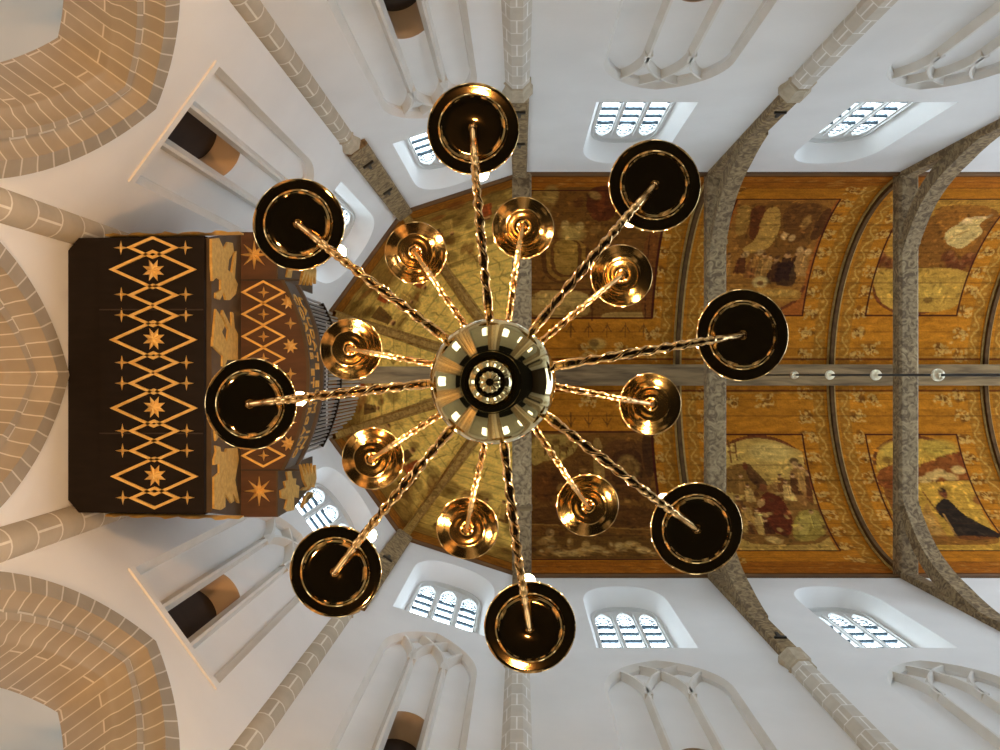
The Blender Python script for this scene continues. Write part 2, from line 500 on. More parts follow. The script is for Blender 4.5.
# aisle windows in the outer walls, seen only as reflections in the polished globe
def aisle_window(c, inw):
    t = Vector((-inw.y, inw.x, 0)); counter['win'] += 1
    conv = lambda u, z, d: c+t*u+inw*d+Vector((0, 0, z))
    mb = MB(); lp = arch_loop(0, .95, 2.4, 5.6, 7.0, 6); li = arch_loop(0, .85, 2.5, 5.6, 6.88, 6)
    mb.prism(lp, .0, .12, conv, 0, [li])
    mb.prism([(-.05, 2.45), (.05, 2.45), (.05, 6.9), (-.05, 6.9)], .02, .12, conv); mb.prism([(-.9, 4.3), (.9, 4.3), (.9, 4.4), (-.9, 4.4)], .02, .12, conv)
    o = mb.build('window_%d' % counter['win'], 'winstone', smooth=False, origin=c); struct(o); o['_w'] = list(c)
    g = MB(); g.prism(li, .03, .05, conv); part(g, 'glass_pane', 'aisle_glass', o, smooth=False)
for i in range(len(ring_o)-1):
    a = Vector((*ring_o[i], 0)); b = Vector((*ring_o[i+1], 0)); d = b-a; n = Vector((-d.y, d.x, 0)).normalized()
    if n.dot(Vector((0, 0, 0))-a) < 0: n = -n
    if abs(d.y) < 1e-6:
        for xs in (-1.4, 2.1, 6.4, 10.6, 14.9): aisle_window(Vector((xs, a.y, 0))+n*.02, n)
    else: aisle_window((a+b)/2+n*.02, n)
mb = MB(); mb.box(XEND, XEND+.3, -10, 10, FLOOR, 9.5); struct(mb.build('wall_east', 'door', smooth=False))
# great east window above it: unseen, added to let sky light in
mb = MB(); ol = [(-W, 9.5), (W, 9.5), (W, H)] + [(W*math.cos(a), H+W*math.sin(a)) for a in np.linspace(.05, PI-.05, 24)] + [(-W, H)]
il = arch_loop(0, 3.9, 9.9, 16.6, 22.0, 14)
mb.prism(ol, XEND, XEND+.3, lambda u, z, d: Vector((d, u, z)), 0, [il])
struct(mb.build('wall_east_gable', 'plaster', smooth=False))
counter['win'] += 1; mb = MB()
for y in (-2.34, -.78, .78, 2.34):
    mb.box(XEND+.05, XEND+.25, y-.08, y+.08, 9.9, 21.0-abs(y)*.75)
for z in (12.5, 15.1, 17.2): mb.box(XEND+.1, XEND+.2, -3.9+max(0, z-16.6)*.2, 3.9-max(0, z-16.6)*.2, z-.06, z+.06)
struct(mb.build('window_%d' % counter['win'], 'winstone', smooth=False))

# ------------------------------------------------------------------ vault painting
GAIN = 1.0
class Canvas:
    """paint laid on the vault boards; u runs along the choir, v is the girth from the crown, both in metres"""
    def __init__(s, u, v):
        s.clip = None; s.u, s.v = u, v; s.c = np.zeros((len(u), 3))
    def base(s, col): s.c[:] = lin(col)
    def mask(s, pts):
        p = np.array(pts); lo = p.min(0); hi = p.max(0)
        if s.clip: lo = np.maximum(lo, s.clip[:2]); hi = np.minimum(hi, s.clip[2:])
        idx = np.nonzero((s.u >= lo[0]) & (s.u <= hi[0]) & (s.v >= lo[1]) & (s.v <= hi[1]))[0]
        if not len(idx): return idx
        x, y = s.u[idx], s.v[idx]; ins = np.zeros(len(idx), bool)
        j = len(p)-1
        for i in range(len(p)):
            c = ((p[i,1] > y) != (p[j,1] > y)) & (x < (p[j,0]-p[i,0])*(y-p[i,1])/((p[j,1]-p[i,1]) or 1e-9)+p[i,0])
            ins ^= c; j = i
        return idx[ins]
    def poly(s, pts, col, a=1.0):
        i = s.mask(pts)
        if len(i): s.c[i] = s.c[i]*(1-a)+np.array(lin(col))*a
    def ell(s, c, ru, rv, col, a=1.0, rot=0.0, soft=.35):
        ca, sa = math.cos(rot), math.sin(rot); m = max(ru, rv)
        i = np.nonzero((abs(s.u-c[0]) < m) & (abs(s.v-c[1]) < m))[0]
        if s.clip and len(i): i = i[(s.u[i] > s.clip[0]) & (s.u[i] < s.clip[2]) & (s.v[i] > s.clip[1]) & (s.v[i] < s.clip[3])]
        if not len(i): return
        du, dv = s.u[i]-c[0], s.v[i]-c[1]
        r = np.sqrt(((du*ca+dv*sa)/ru)**2+((-du*sa+dv*ca)/rv)**2)
        w = np.clip((1-r)/soft, 0, 1)*a
        s.c[i] = s.c[i]*(1-w[:, None])+np.array(lin(col))*w[:, None]
    def line(s, pts, wd, col, a=1.0):
        for p, q in zip(pts[:-1], pts[1:]):
            dx, dy = q[0]-p[0], q[1]-p[1]; l = math.hypot(dx, dy) or 1e-6
            nx, ny = -dy/l*wd/2, dx/l*wd/2; ex, ey = dx/l*wd*.3, dy/l*wd*.3
            s.poly([(p[0]-ex+nx, p[1]-ey+ny), (q[0]+ex+nx, q[1]+ey+ny), (q[0]+ex-nx, q[1]+ey-ny), (p[0]-ex-nx, p[1]-ey-ny)], col, a)

def vault_theta(k, A=W):
    B = W*k; return math.acos(min(1, H*k/math.hypot(A, B)))-math.atan2(B, A)
def S(px, py):                            # a measured pixel -> (u, v) on the nave vault
    k = abs(py-CY)/F; th = vault_theta(k)
    return ((px-CX)*(H+W*math.sin(th))/F, (W*(PI/2-th))*(1 if py > CY else -1))

def grid_mesh(name, nu, nv, pts, cols):
    me = bpy.data.meshes.new(name)
    i = np.arange((nu-1)*(nv-1)); r = i//(nv-1); c = i % (nv-1); q = r*nv+c
    faces = np.stack([q, q+nv, q+nv+1, q+1], 1).astype(np.int32)
    me.vertices.add(len(pts)); me.vertices.foreach_set('co', pts.astype(np.float32).ravel())
    me.loops.add(faces.size); me.loops.foreach_set('vertex_index', faces.ravel())
    me.polygons.add(len(faces)); me.polygons.foreach_set('loop_start', np.arange(len(faces), dtype=np.int32)*4)
    me.polygons.foreach_set('loop_total', np.full(len(faces), 4, np.int32))
    me.update(calc_edges=True); me.validate()
    at = me.color_attributes.new('paint', 'FLOAT_COLOR', 'POINT')
    cc = np.ones((len(pts), 4), np.float32); cc[:, :3] = np.clip(cols*GAIN, 0, .92)
    at.data.foreach_set('color', cc.ravel())
    me.materials.append(M['paint']); me.shade_smooth()
    return me

def rnd(a, b): return random.uniform(a, b)
CREAM, OCHRE, ORANGE, BROWN, DARK, RED = (205,160,75), (178,122,38), (160,95,22), (110,62,20), (58,34,18), (112,48,18)

def bunch(cv, u, v, w=.42, h=.24, light=(196,148,70)):
    for _ in range(5): cv.ell((u+rnd(-w, w)*.55, v+rnd(-h, h)*.5), rnd(.08, .16), rnd(.05, .10), (112,66,18), .7, rnd(0, 3))
    for _ in range(13):
        cv.ell((u+rnd(-w, w)*.7, v+rnd(-h, h)*.7), rnd(.03, .075), rnd(.03, .055), light, .85, rnd(0, 3))
    for _ in range(4):
        a = rnd(0, 6.28); x, y = u+rnd(-w, w)*.5, v+rnd(-h, h)*.5
        cv.line([(x+.09*math.cos(a+t*.9), y+.09*math.sin(a+t*.9)) for t in range(4)], .03, light, .8)

def scroll(cv, u, v0, v1, amp, col, wd=.045):
    n = int(abs(v1-v0)/.11)
    cv.line([(u+amp*math.sin(i*1.05)+rnd(-.02, .02), v0+(v1-v0)*i/n) for i in range(n+1)], wd, col, .75)
    for i in range(0, n, 2):
        cv.ell((u-amp*math.sin(i*1.05)*.6, v0+(v1-v0)*i/n), .06, .05, col, .7, 0)

def figure(cv, u, v, sg, hgt, col, head=(190,135,75)):
    """standing figure, feet away from the crown by hgt (sg = side of the vault)"""
    w = hgt*rnd(.22, .30)
    cv.poly([(u-w*.5, v), (u-w*.9, v+sg*hgt*.8), (u+w*.9, v+sg*hgt*.8), (u+w*.55, v)], col, .92)
    for _ in range(3):
        x = u+rnd(-w, w)*.5; q_ = rnd(.6, 1.5)
        cv.line([(x, v+sg*hgt*.1), (x+rnd(-.05, .05), v+sg*hgt*.75)], .03, tuple(min(255, int(k*q_)) for k in col), .7)
    cv.ell((u, v-sg*hgt*.12), hgt*.10, hgt*.13, head, .95)
    cv.ell((u, v-sg*hgt*.18), hgt*.10, hgt*.08, (80,45,20), .9)

def frame_panel(cv, u0, u1, sg, v0, v1, sky):
    """painted picture: rectangle with an arched end towards the crown, dark red outline"""
    cv.poly([(u0, sg*v0), (u1, sg*v0), (u1, sg*v1), (u0, sg*v1)], (158,84,26), 1)
    cv.clip = (u0, min(sg*v0, sg*v1), u1, max(sg*v0, sg*v1))
    um, hw = (u0+u1)/2, (u1-u0)/2
    arc = [(um+hw*.93*math.cos(a), sg*(v0+.85-.78*math.sin(a))) for a in np.linspace(0, PI, 24)]
    cv.poly([(u1-.06, sg*v1)] + arc + [(u0+.06, sg*v1)], sky, 1)
    cv.line(arc, .09, (105,50,20), .9)
    return um, hw
def frame_edges(cv, u0, u1, sg, v0, v1):
    for l in ([(u0, sg*v0), (u1, sg*v0)], [(u0, sg*v0), (u0, sg*v1)], [(u1, sg*v0), (u1, sg*v1)], [(u0, sg*v1), (u1, sg*v1)]):
        cv.line(l, .05, (72,28,12), 1)

US = np.arange(X0, XEND+.02, .024); NV = 565
VS = np.linspace(-W*PI/2, W*PI/2, NV)
UU, VV = np.meshgrid(US, VS, indexing='ij')
cv = Canvas(UU.ravel(), VV.ravel())
cv.base((176,108,22))
# boards: tone per board along the choir
bi = np.floor(cv.v/.47).astype(int); bj = np.floor((cv.u+.7*bi)/2.6).astype(int)
tone = (((bi*73+bj*151) % 17)/17.0-.5)*.22+1
cv.c *= tone[:, None]
edge = np.abs(cv.v) > W*PI/2-.34
cv.c[edge] = np.array(lin((104,58,16)))
edge2 = (np.abs(cv.v) > W*PI/2-1.0) & ~edge
cv.c[edge2] = np.array(lin((160,92,20)))*tone[edge2][:, None]
for sg in (-1, 1):
    cv.line([(X0, sg*(W*PI/2-1.0)), (XEND, sg*(W*PI/2-1.0))], .04, (95,48,14), .9)
    for k in range(70):
        cv.ell((X0+rnd(0, XEND), sg*(W*PI/2-rnd(.45, .9))), rnd(.06, .16), rnd(.03, .07), (178,118,45), .6, rnd(-.5, .5))
FR = [(5.24, 7.73), (9.47, 11.96)]
V0, V1 = 1.66, 5.52
for xs in ST[1:]:
    for sg in (-1, 1):
        for du, col in ((-.34, (190,140,58)), (.36, (190,140,58))):
            cv.poly([(xs+du-.16, 0), (xs+du+.16, 0), (xs+du+.16, sg*6.2), (xs+du-.16, sg*6.2)], (150,98,28), .8)
            scroll(cv, xs+du, sg*.5, sg*6.1, .09, col)
        for v in np.arange(.55, 6.0, .60):
            for du in (-.70, .72): bunch(cv, xs+du, sg*v, .30, .24)
for sg in (-1, 1):                          # garlands along the crown
    for u in np.arange(.9, XEND, .98):
        if min(abs(u-x) for x in ST) > .9: bunch(cv, u, sg*.72, .36, .26)
    for v_ in (.44, .50): cv.line([(X0, sg*v_), (XEND, sg*v_)], .035, (96,40,16) if v_ < .47 else (190,136,50), .85)
# --- bay beyond the first tie: large dark scenes
def dabs(u0, u1, sg, v0, v1, n):
    # small strokes that break up the flat colours of a picture: each takes the colour underneath, lighter or darker
    grid = cv.c.reshape(len(US), NV, 3); gu = cv.u.reshape(len(US), NV); gv = cv.v.reshape(len(US), NV); dv_ = VS[1]-VS[0]
    for _ in range(n):
        u, v = rnd(u0+.05, u1-.05), sg*rnd(v0+.05, v1-.05)
        iu, iv = int((u-X0)/.024), int((v-VS[0])/dv_)
        f = random.choice([.4, .55, .7, .75, 1.35, 1.6, 1.9]); a = rnd(.02, .10)
        sl = (slice(max(iu-7, 0), iu+8), slice(max(iv-9, 0), iv+10))
        col = grid[iu, iv]*f
        an = rnd(0, 3); ca, sa = math.cos(an), math.sin(an)
        du, dv = gu[sl]-u, gv[sl]-v
        w_ = (np.clip(1.3-((du*ca+dv*sa)/a)**2-((-du*sa+dv*ca)/(a*rnd(.25, .6)))**2, 0, 1)*.65)[..., None]
        grid[sl] = grid[sl]*(1-w_)+col*w_
def region(cv, pts, col, a=1):
    q = [S(*p) for p in pts]
    for _ in range(2):                       # round the outline off like a brush would
        r = []
        for p0, p1 in zip(q, q[1:]+q[:1]):
            r += [(p0[0]*.8+p1[0]*.2, p0[1]*.8+p1[1]*.2), (p0[0]*.2+p1[0]*.8, p0[1]*.2+p1[1]*.8)]
        q = r
    cv.poly([(x+rnd(-.012, .012), y+rnd(-.012, .012)) for x, y in q], col, a)
for sg in (-1, 1):
    cv.poly([(X0, sg*1.6), (3.62, sg*1.6), (3.62, sg*5.95), (X0, sg*5.95)], (122,76,26), 1)
R_ = lambda pts, col, a=1.0: region(cv, pts, col, a)
def E_(px, py, rx, ry, col, a=.9, rot=0):
    u, v = S(px, py); u2, _ = S(px+rx, py); _, v2 = S(px, py+ry); 
    cv.ell((u, v), abs(u2-u), abs(v2-v), col, a, rot)
def L_(pts, wd, col, a=.9): cv.line([S(*p) for p in pts], wd, col, a)
# upper left scene: drapery, shell and niche of a painted architecture
R_([(531,187),(660,187),(660,240),(531,240)], (118,74,24), .9)
R_([(531,190),(548,190),(552,205),(546,235),(531,240)], (150,110,45), .9)
E_(551,195,9,14,(170,130,60),.85); E_(545,215,8,16,(140,100,42),.8)
R_([(588,188),(618,184),(622,200),(612,220),(596,222),(586,210)], (92,40,14), .9)
R_([(596,190),(606,188),(604,216),(598,216)], (120,58,20), .7)
E_(572,234,16,13,(165,125,55),.9); E_(572,234,10,8,(190,150,72),.9); E_(565,225,5,6,(195,155,80),.8); E_(580,226,5,5,(195,155,80),.8)
R_([(546,245),(600,245),(604,288),(540,288)], (128,82,28), .8)
for (dx, c) in ((24,(96,56,18)),(20,(150,104,36)),(16,(100,58,20)),(12,(166,122,46))):
    R_([(566-dx,240),(566+dx,240),(566+dx,258+dx*.6),(566+dx*.5,266+dx*.7),(566-dx*.5,266+dx*.7),(566-dx,258+dx*.6)], c, .9)
R_([(531,290),(590,290),(590,319),(531,319)], (172,130,60), .9); R_([(540,292),(586,292),(588,306),(536,306)], (186,146,72), .8)
L_([(531,290),(592,290),(592,320)], .05, (92,52,18)); L_([(536,316),(588,316)], .04, (110,66,22))
for k in range(14): E_(rnd(545,655), rnd(192,236), rnd(4,9), rnd(3,7), random.choice([(150,104,42),(98,54,18),(170,125,58),(84,46,16)]), .7, rnd(0,3))
R_([(604,312),(652,312),(646,319),(600,319)], (176,132,62), .9)
R_([(645,232),(661,232),(654,318),(640,318)], (120,66,22), .9); L_([(650,235),(645,318)], .03, (70,36,14))
# lower left scene: buildings with an arch, river, tumbled figures
R_([(531,436),(653,436),(660,560),(531,560)], (112,70,24), .95)
R_([(531,434),(580,434),(576,452),(560,462),(545,460),(531,468)], (168,132,58), .9)
for (x,y) in ((548,446),(556,442),(563,448),(570,444)):
    E_(x,y,5,4,(105,66,24),.8); L_([(x-3,y+3),(x-3,y+10)],.03,(100,60,22)); L_([(x+3,y+3),(x+4,y+9)],.03,(100,60,22))
E_(545,486,16,20,(96,52,16),.8); E_(560,478,12,14,(84,48,16),.8); E_(580,470,14,16,(104,64,22),.8)
R_([(600,440),(650,440),(652,500),(604,500)], (98,58,22), .9)
R_([(610,452),(640,448),(645,482),(612,486)], (76,42,16), .9)
for r,c in ((13,(150,110,50)),(9,(96,58,22)),(6,(140,98,42))):
    E_(628,468,r,r*1.1,c,.9)
R_([(592,438),(602,438),(606,488),(596,490)], (160,120,56), .85); R_([(640,436),(652,436),(655,475),(646,478)],(70,40,16),.9)
R_([(531,505),(655,505),(655,530),(531,526)], (88,52,18), .8)
R_([(575,498),(600,494),(612,520),(588,528)], (150,108,46), .75); L_([(531,524),(656,530)], .05,(150,106,44),.8)
R_([(531,532),(660,534),(662,560),(531,560)], (104,68,24), .9)
for (x, y, rx, ry, ro, c) in ((548,541,9,5,.5,(176,134,66)),(553,548,10,5,-.5,(160,116,54)),(562,553,12,4,.2,(184,144,76)),(543,552,7,4,.9,(140,96,42)),(576,553,11,4,-.4,(190,150,80)),(586,551,9,6,.3,(170,126,60)),(597,549,10,4,.5,(182,140,72)),(608,553,9,3.5,.2,(160,116,54)),(620,547,10,5,-.5,(186,146,78)),(632,545,10,5,.4,(172,130,62)),(643,550,9,4,.5,(188,148,80)),(654,554,6,3,.2,(150,106,48)),(570,543,4,7,.1,(150,108,48)),(612,546,4,6,-.2,(140,98,42))):
    E_(x, y, rx, ry, c, .85, ro); E_(x-rx*.2, y-ry*.25, rx*.5, ry*.35, (204,166,96), .6, ro); E_(x+rx*.25, y+ry*.45, rx*.6, ry*.25, (92,56,22), .6, ro)
E_(550,533,5,5,(185,140,75),.9); E_(586,545,5,5,(180,138,70),.9)
for k in range(30): E_(rnd(533,652), rnd(470,556), rnd(3,7), rnd(2,5), random.choice([(150,104,42),(80,46,16),(165,120,56),(70,38,14)]), .6, rnd(0,3))
for sg in (-1, 1):
    frame_edges(cv, X0+.1, 3.62, sg, 1.6, 5.95)
for k in range(6):                          # sprigs between the picture and the crown
    u = .9+k*.5
    for sg in (-1, 1):
        cv.line([(u, sg*1.45), (u, sg*1.05)], .03, (100,60,20), .8); cv.line([(u-.12, sg*1.2), (u, sg*1.4), (u+.12, sg*1.2)], .03, (100,60,20), .8)
E_(597,344,11,7,(190,150,70),.7); E_(594,343,6,5,(110,74,28),.8)
# --- framed pictures
for sg in (-1, 1): dabs(X0, 3.6, sg, 1.7, 5.9, 700)
um, hw = frame_panel(cv, *FR[0], -1, V0, V1, (150,96,34))       # group at a table under drapery
R_([(738,202),(836,202),(815,240),(790,262),(735,255)], (122,76,26), .95)
R_([(738,205),(752,205),(748,232),(735,238)], (168,120,48), .8); R_([(752,206),(768,206),(760,240),(748,240)], (96,46,16), .85)
R_([(766,208),(780,206),(781,228),(770,248),(752,254),(740,250),(756,240)], (186,136,58), .9)
R_([(782,204),(828,203),(808,238),(786,246)], (104,62,22), .9); E_(806,222,5,8,(168,118,52),.8)
R_([(828,205),(834,215),(818,240),(808,240)], (78,42,16), .85)
for (x,y,c,hh) in ((728,258,(150,100,42),.9),(742,258,(86,42,16),.8),(752,262,(120,70,28),.8),(764,258,(156,108,48),.9),(776,262,(66,34,15),1.0),(787,258,(58,32,15),1.1),(797,256,(70,38,16),1.0),(803,254,(165,116,56),1.1),(756,256,(150,98,40),.6),(770,258,(180,128,60),.6)):
    u, v = S(x, y); figure(cv, u, v, 1, hh*.78, c)
for (x,y) in ((784,236),(792,238),(800,250),(808,252),(760,252),(746,254)): E_(x,y,4,4,(200,150,84),.9); 
R_([(778,262),(796,262),(796,286),(774,286)], (48,26,14), .85)
E_(760,282,9,7,(206,168,94),.9); E_(760,283,4,3,(120,70,30),.9)
R_([(724,288),(802,288),(800,302),(724,300)], (170,116,42), .95); R_([(740,290),(800,290),(796,296),(740,296)], (190,140,60), .7)
um, hw = frame_panel(cv, *FR[0], 1, V0, V1, (182,140,62))       # kneeling crowd below a pale sky
R_([(724,440),(800,446),(806,468),(780,480),(750,462),(724,470)], (192,150,70), .9)
E_(770,452,26,11,(206,168,88),.8)
L_([(728,440),(731,462)], .05,(110,66,26)); L_([(735,440),(737,460)], .05,(110,66,26)); L_([(728,446),(736,446)], .04,(110,66,26)); L_([(728,452),(737,453)], .04,(110,66,26))
R_([(722,470),(740,462),(758,474),(766,490),(748,496),(724,492)], (120,78,28), .9)
R_([(745,462),(752,466),(770,486),(758,488),(748,478)], (84,50,22), .9); E_(745,466,3,5,(96,40,18),.9)
R_([(735,492),(830,470),(838,545),(736,545)], (118,72,26), .85)
R_([(760,496),(770,490),(784,500),(794,520),(790,538),(770,530),(756,514)], (96,38,16), .95); E_(763,488,5,5,(120,66,30),.95); R_([(757,500),(766,498),(764,506),(758,508)], (190,140,74), .9)
R_([(796,512),(812,508),(826,516),(828,532),(812,542),(792,540)], (150,122,48), .95); R_([(800,516),(812,514),(808,536),(798,536)], (176,146,66), .8)
R_([(788,472),(800,464),(808,470),(812,490),(806,508),(796,500)], (150,100,44), .9); E_(794,461,6,4,(80,50,24),.9); E_(795,465,4,4,(190,140,80),.9)
for (x,y,c) in ((778,486,(170,120,56)),(784,490,(190,144,76)),(790,496,(176,126,60)),(746,512,(190,150,74)),(752,522,(196,156,80)),(742,528,(180,140,66)),(762,530,(188,146,72)),(774,540,(200,160,86)),(735,500,(180,136,66)),(816,484,(160,112,52)),(812,498,(120,66,28)),(804,486,(200,156,92))): E_(x,y,7,6,c,.85,rnd(0,3))
for k in range(26): E_(rnd(735,828), rnd(488,542), rnd(2,5), rnd(2,4), random.choice([(196,152,78),(88,48,18),(170,122,54),(70,36,16)]), .65, rnd(0,3))
for (x, y, hh, c) in ((741,478,.75,(150,104,44)),(748,488,.7,(196,150,76)),(738,500,.8,(92,54,22)),(745,510,.8,(178,130,58)),(780,478,.7,(120,70,28)),(786,484,.8,(200,154,80)),(793,478,.8,(88,50,20)),(801,470,1.0,(170,122,56)),(809,476,1.0,(96,50,20)),(816,486,.9,(186,138,62)),(820,500,.8,(120,76,30)),(757,512,.7,(202,158,84)),(750,524,.6,(110,64,26)),(766,522,.7,(76,36,16)),(812,514,.8,(166,138,60))):
    u, v = S(x, y); figure(cv, u, v, 1, hh*.8, c, (204,150,90))
um, hw = frame_panel(cv, *FR[1], -1, V0, V1, (176,124,44))      # floating white robed figure over dark clouds
R_([(895,262),(925,215),(1000,205),(1000,240),(975,275),(930,275)], (126,74,22), .9)
R_([(930,205),(1000,205),(975,245),(965,262),(945,240)], (150,92,28), .9)
R_([(944,232),(966,220),(975,216),(990,217),(978,224),(984,232),(972,242),(960,250),(946,244)], (206,168,96), .95)
E_(967,221,6,4,(214,172,110),.9); L_([(972,218),(988,217)], .08,(206,160,100)); L_([(950,238),(970,230)], .05,(160,116,56))
for (x,y) in ((952,262),(960,266),(968,258),(975,262),(948,256),(885,262),(880,258),(892,264)): E_(x,y,8,7,(104,50,20),.85); E_(x+2,y-3,3,3,(150,92,44),.7)
R_([(870,268),(975,268),(965,300),(945,312),(895,312),(878,300)], (186,138,52), .9)
E_(900,280,16,12,(174,130,48),.7); E_(930,290,20,10,(196,150,60),.7); E_(928,300,6,4,(110,74,26),.8)
um, hw = frame_panel(cv, *FR[1], 1, V0, V1, (186,138,48))       # dark robed man in a landscape
E_(900,452,24,12,(196,156,62),.8); E_(940,448,22,10,(176,140,52),.8)
E_(888,460,7,4,(120,82,28),.8); L_([(889,460),(889,470)], .04,(110,70,26))
R_([(876,470),(900,462),(920,466),(950,452),(985,450),(1000,466),(1000,480),(930,486),(880,490)], (126,58,20), .9)
for (x,y) in ((932,476),(940,473),(950,477),(958,470),(925,480)): E_(x,y,8,5,(206,164,90),.85)
R_([(890,485),(1000,478),(1000,510),(900,512)], (196,144,50), .9)
R_([(880,482),(900,478),(912,510),(905,530),(890,505)], (122,60,20), .85)
R_([(935,506),(942,498),(950,500),(960,512),(985,526),(1008,538),(958,541),(948,522),(938,514)], (44,32,20), 1)
E_(943,493,5,6,(110,56,28),1); E_(942,490,5,3,(60,36,20),1)
R_([(926,500),(934,514),(944,530),(950,540),(930,536),(922,520)], (176,120,50), .85); L_([(923,492),(938,512)], .04, (120,70,30)); L_([(944,514),(958,538)], .05,(170,120,60))
for (x,y,c) in ((930,520,(200,150,74)),(926,532,(170,110,44)),(936,530,(190,140,66)),(985,488,(140,80,28)),(978,500,(130,70,26))): E_(x,y,6,6,c,.85,rnd(0,3))
R_([(918,536),(1000,536),(1000,545),(916,545)], (120,66,22), .8)
cv.clip = None
for f_ in FR:
    for sg in (-1, 1): dabs(*f_, sg, V0+.3, V1, 600)
for u0, u1 in FR:
    for sg in (-1, 1): frame_edges(cv, u0, u1, sg, V0, V1)
# board joints run the length of the vault
for k in range(-15, 16):
    v = k*.47+.2
    cv.line([(X0, v), (XEND, v)], .03, (70,38,12), .38)
cv.c *= (1+.10*rng.standard_normal(len(cv.c)))[:, None]
th = PI/2-cv.v/W
pts = np.stack([cv.u, W*np.cos(th), H+W*np.sin(th)], 1)
me = grid_mesh('ceiling', len(US), NV, pts, cv.c)
o = bpy.data.objects.new('ceiling', me); C.objects.link(o); struct(o)

# --- apse: five curved webs
RS = np.random.RandomState(5)
def apse_web(k):
    nm, pa, pb = SIDES[k]
    mid = (pa+pb)/2; A = (mid-Vector((X0, 0, 0))).length; hl = (pb-pa).length/2
    nu, nv = 90, 190
    s = np.linspace(-1, 1, nu); v = np.linspace(0, PI/2*W, nv)      # v from the wall upwards
    SS, V_ = np.meshgrid(s, v, indexing='ij'); ss, vv = SS.ravel(), V_.ravel()
    th = vv/W; cz = np.cos(th)
    ac = Canvas(ss*hl*cz, vv)
    ac.base((220,180,84))
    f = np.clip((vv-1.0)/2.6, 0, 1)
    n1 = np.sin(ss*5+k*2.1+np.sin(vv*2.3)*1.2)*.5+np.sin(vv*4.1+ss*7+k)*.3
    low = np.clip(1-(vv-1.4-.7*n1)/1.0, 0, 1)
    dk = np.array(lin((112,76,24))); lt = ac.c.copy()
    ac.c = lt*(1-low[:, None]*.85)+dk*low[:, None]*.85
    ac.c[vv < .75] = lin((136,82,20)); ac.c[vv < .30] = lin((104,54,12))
    ac.line([(-hl, .78), (hl, .78)], .05, (92,54,16), .9)
    for _ in range(46):
        x, y = RS.uniform(-hl, hl), RS.uniform(.8, 3.2)
        col = [(150,112,42), (92,58,20), (176,138,62), (120,60,20), (104,76,26)][RS.randint(5)]
        ac.ell((x, y), RS.uniform(.10, .32), RS.uniform(.08, .28), col, .6, RS.uniform(0, 3))
    for _ in range(7):                       # figures among the landscape
        x, y = RS.uniform(-hl*.7, hl*.7), RS.uniform(1.2, 2.6)
        col = [(190,150,76), (140,62,22), (90,58,22), (172,134,60)][RS.randint(4)]
        figure(ac, x, y+.5, -1, RS.uniform(.5, .9), col)
    for _ in range(26):                       # dark foliage strokes in the upper part
        x, y = RS.uniform(-hl*.6, hl*.6), RS.uniform(2.6, 6.0); a = RS.uniform(-1.2, 1.2); l = RS.uniform(.15, .5)
        ac.line([(x, y), (x+l*.5*math.sin(a), y+l*.5), (x+l*.4*math.sin(a)+RS.uniform(-.1, .1), y+l)], .035, (120,82,30), .55)
    for j in range(1, 16): ac.line([(-hl, j*.45), (hl, j*.45)], .025, (96,64,22), .4)
    ac.c *= 1.22*(1+.09*rng.standard_normal(len(ac.c)))[:, None]
    ctr = Vector((X0, 0, 0)); n = (mid-ctr)/A; t = (pb-pa).normalized()
    pts = np.stack([X0+n.x*A*cz+t.x*ss*hl*cz, n.y*A*cz+t.y*ss*hl*cz, H+W*np.sin(th)], 1)
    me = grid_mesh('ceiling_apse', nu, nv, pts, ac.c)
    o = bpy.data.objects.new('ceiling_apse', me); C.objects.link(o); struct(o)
for k in range(5): apse_web(k)
# cornice strips at the springing
def strip(a, b, nrm, name):
    mb = MB(); t = (b-a).normalized()
    prof = [(.06, H-.10), (-.05, H-.10), (-.08, H-.04), (-.05, H+.04), (-.02, H+.12), (.06, H+.12)]
    vs = [a+nrm*d+Vector((0,0,z)) for d, z in prof] + [b+nrm*d+Vector((0,0,z)) for d, z in prof]; k = len(prof)
    mb.add(vs, [(i, (i+1) % k, k+(i+1) % k, k+i) for i in range(k)]+[tuple(range(k)), tuple(range(2*k-1, k-1, -1))])
    struct(mb.build(name, 'cornice'))
for sgn in (-1, 1):
    counter['trim'] += 1
    strip(Vector((X0, sgn*W, 0)), Vector((XEND, sgn*W, 0)), Vector((0, sgn, 0)), 'trim_%d' % counter['trim'])
for nm, a, b in SIDES:
    counter['trim'] += 1
    mid = (a+b)/2; strip(a, b, (mid-Vector((X0,0,0))).normalized(), 'trim_%d' % counter['trim'])

# ------------------------------------------------------------------ ribs
def rib(path_fn, half_w, depth, name, label, mats, origin, group=None):
    mb = MB(); n = 40; sec = []
    for i in range(n+1):
        c, inw, side = path_fn(i/n)
        # profile: gold fillet, dark roll, gold fillet
        prof = [(-half_w*1.9, -.02), (-half_w*1.9, .03), (-half_w, .035), (-half_w*.8, depth), (half_w*.8, depth), (half_w, .035), (half_w*1.9, .03), (half_w*1.9, -.02)]
        sec.append([c+side*a+inw*b for a, b in prof])
    k = len(sec[0]); vs = [v for q in sec for v in q]
    for i in range(n):
        for j in range(k-1):
            pass
    o_ = len(mb.v); mb.v += [tuple(v) for v in vs]
    for i in range(n):
        for j in range(k-1):
            mb.f.append([o_+i*k+j, o_+i*k+j+1, o_+(i+1)*k+j+1, o_+(i+1)*k+j]); mb.m.append(1 if j in (0, 1, 5, 6) else 0); mb.uv.append(None)
    o = mb.build(name, mats, origin=origin, angle=30)
    tag(o, label, 'vault rib', group)
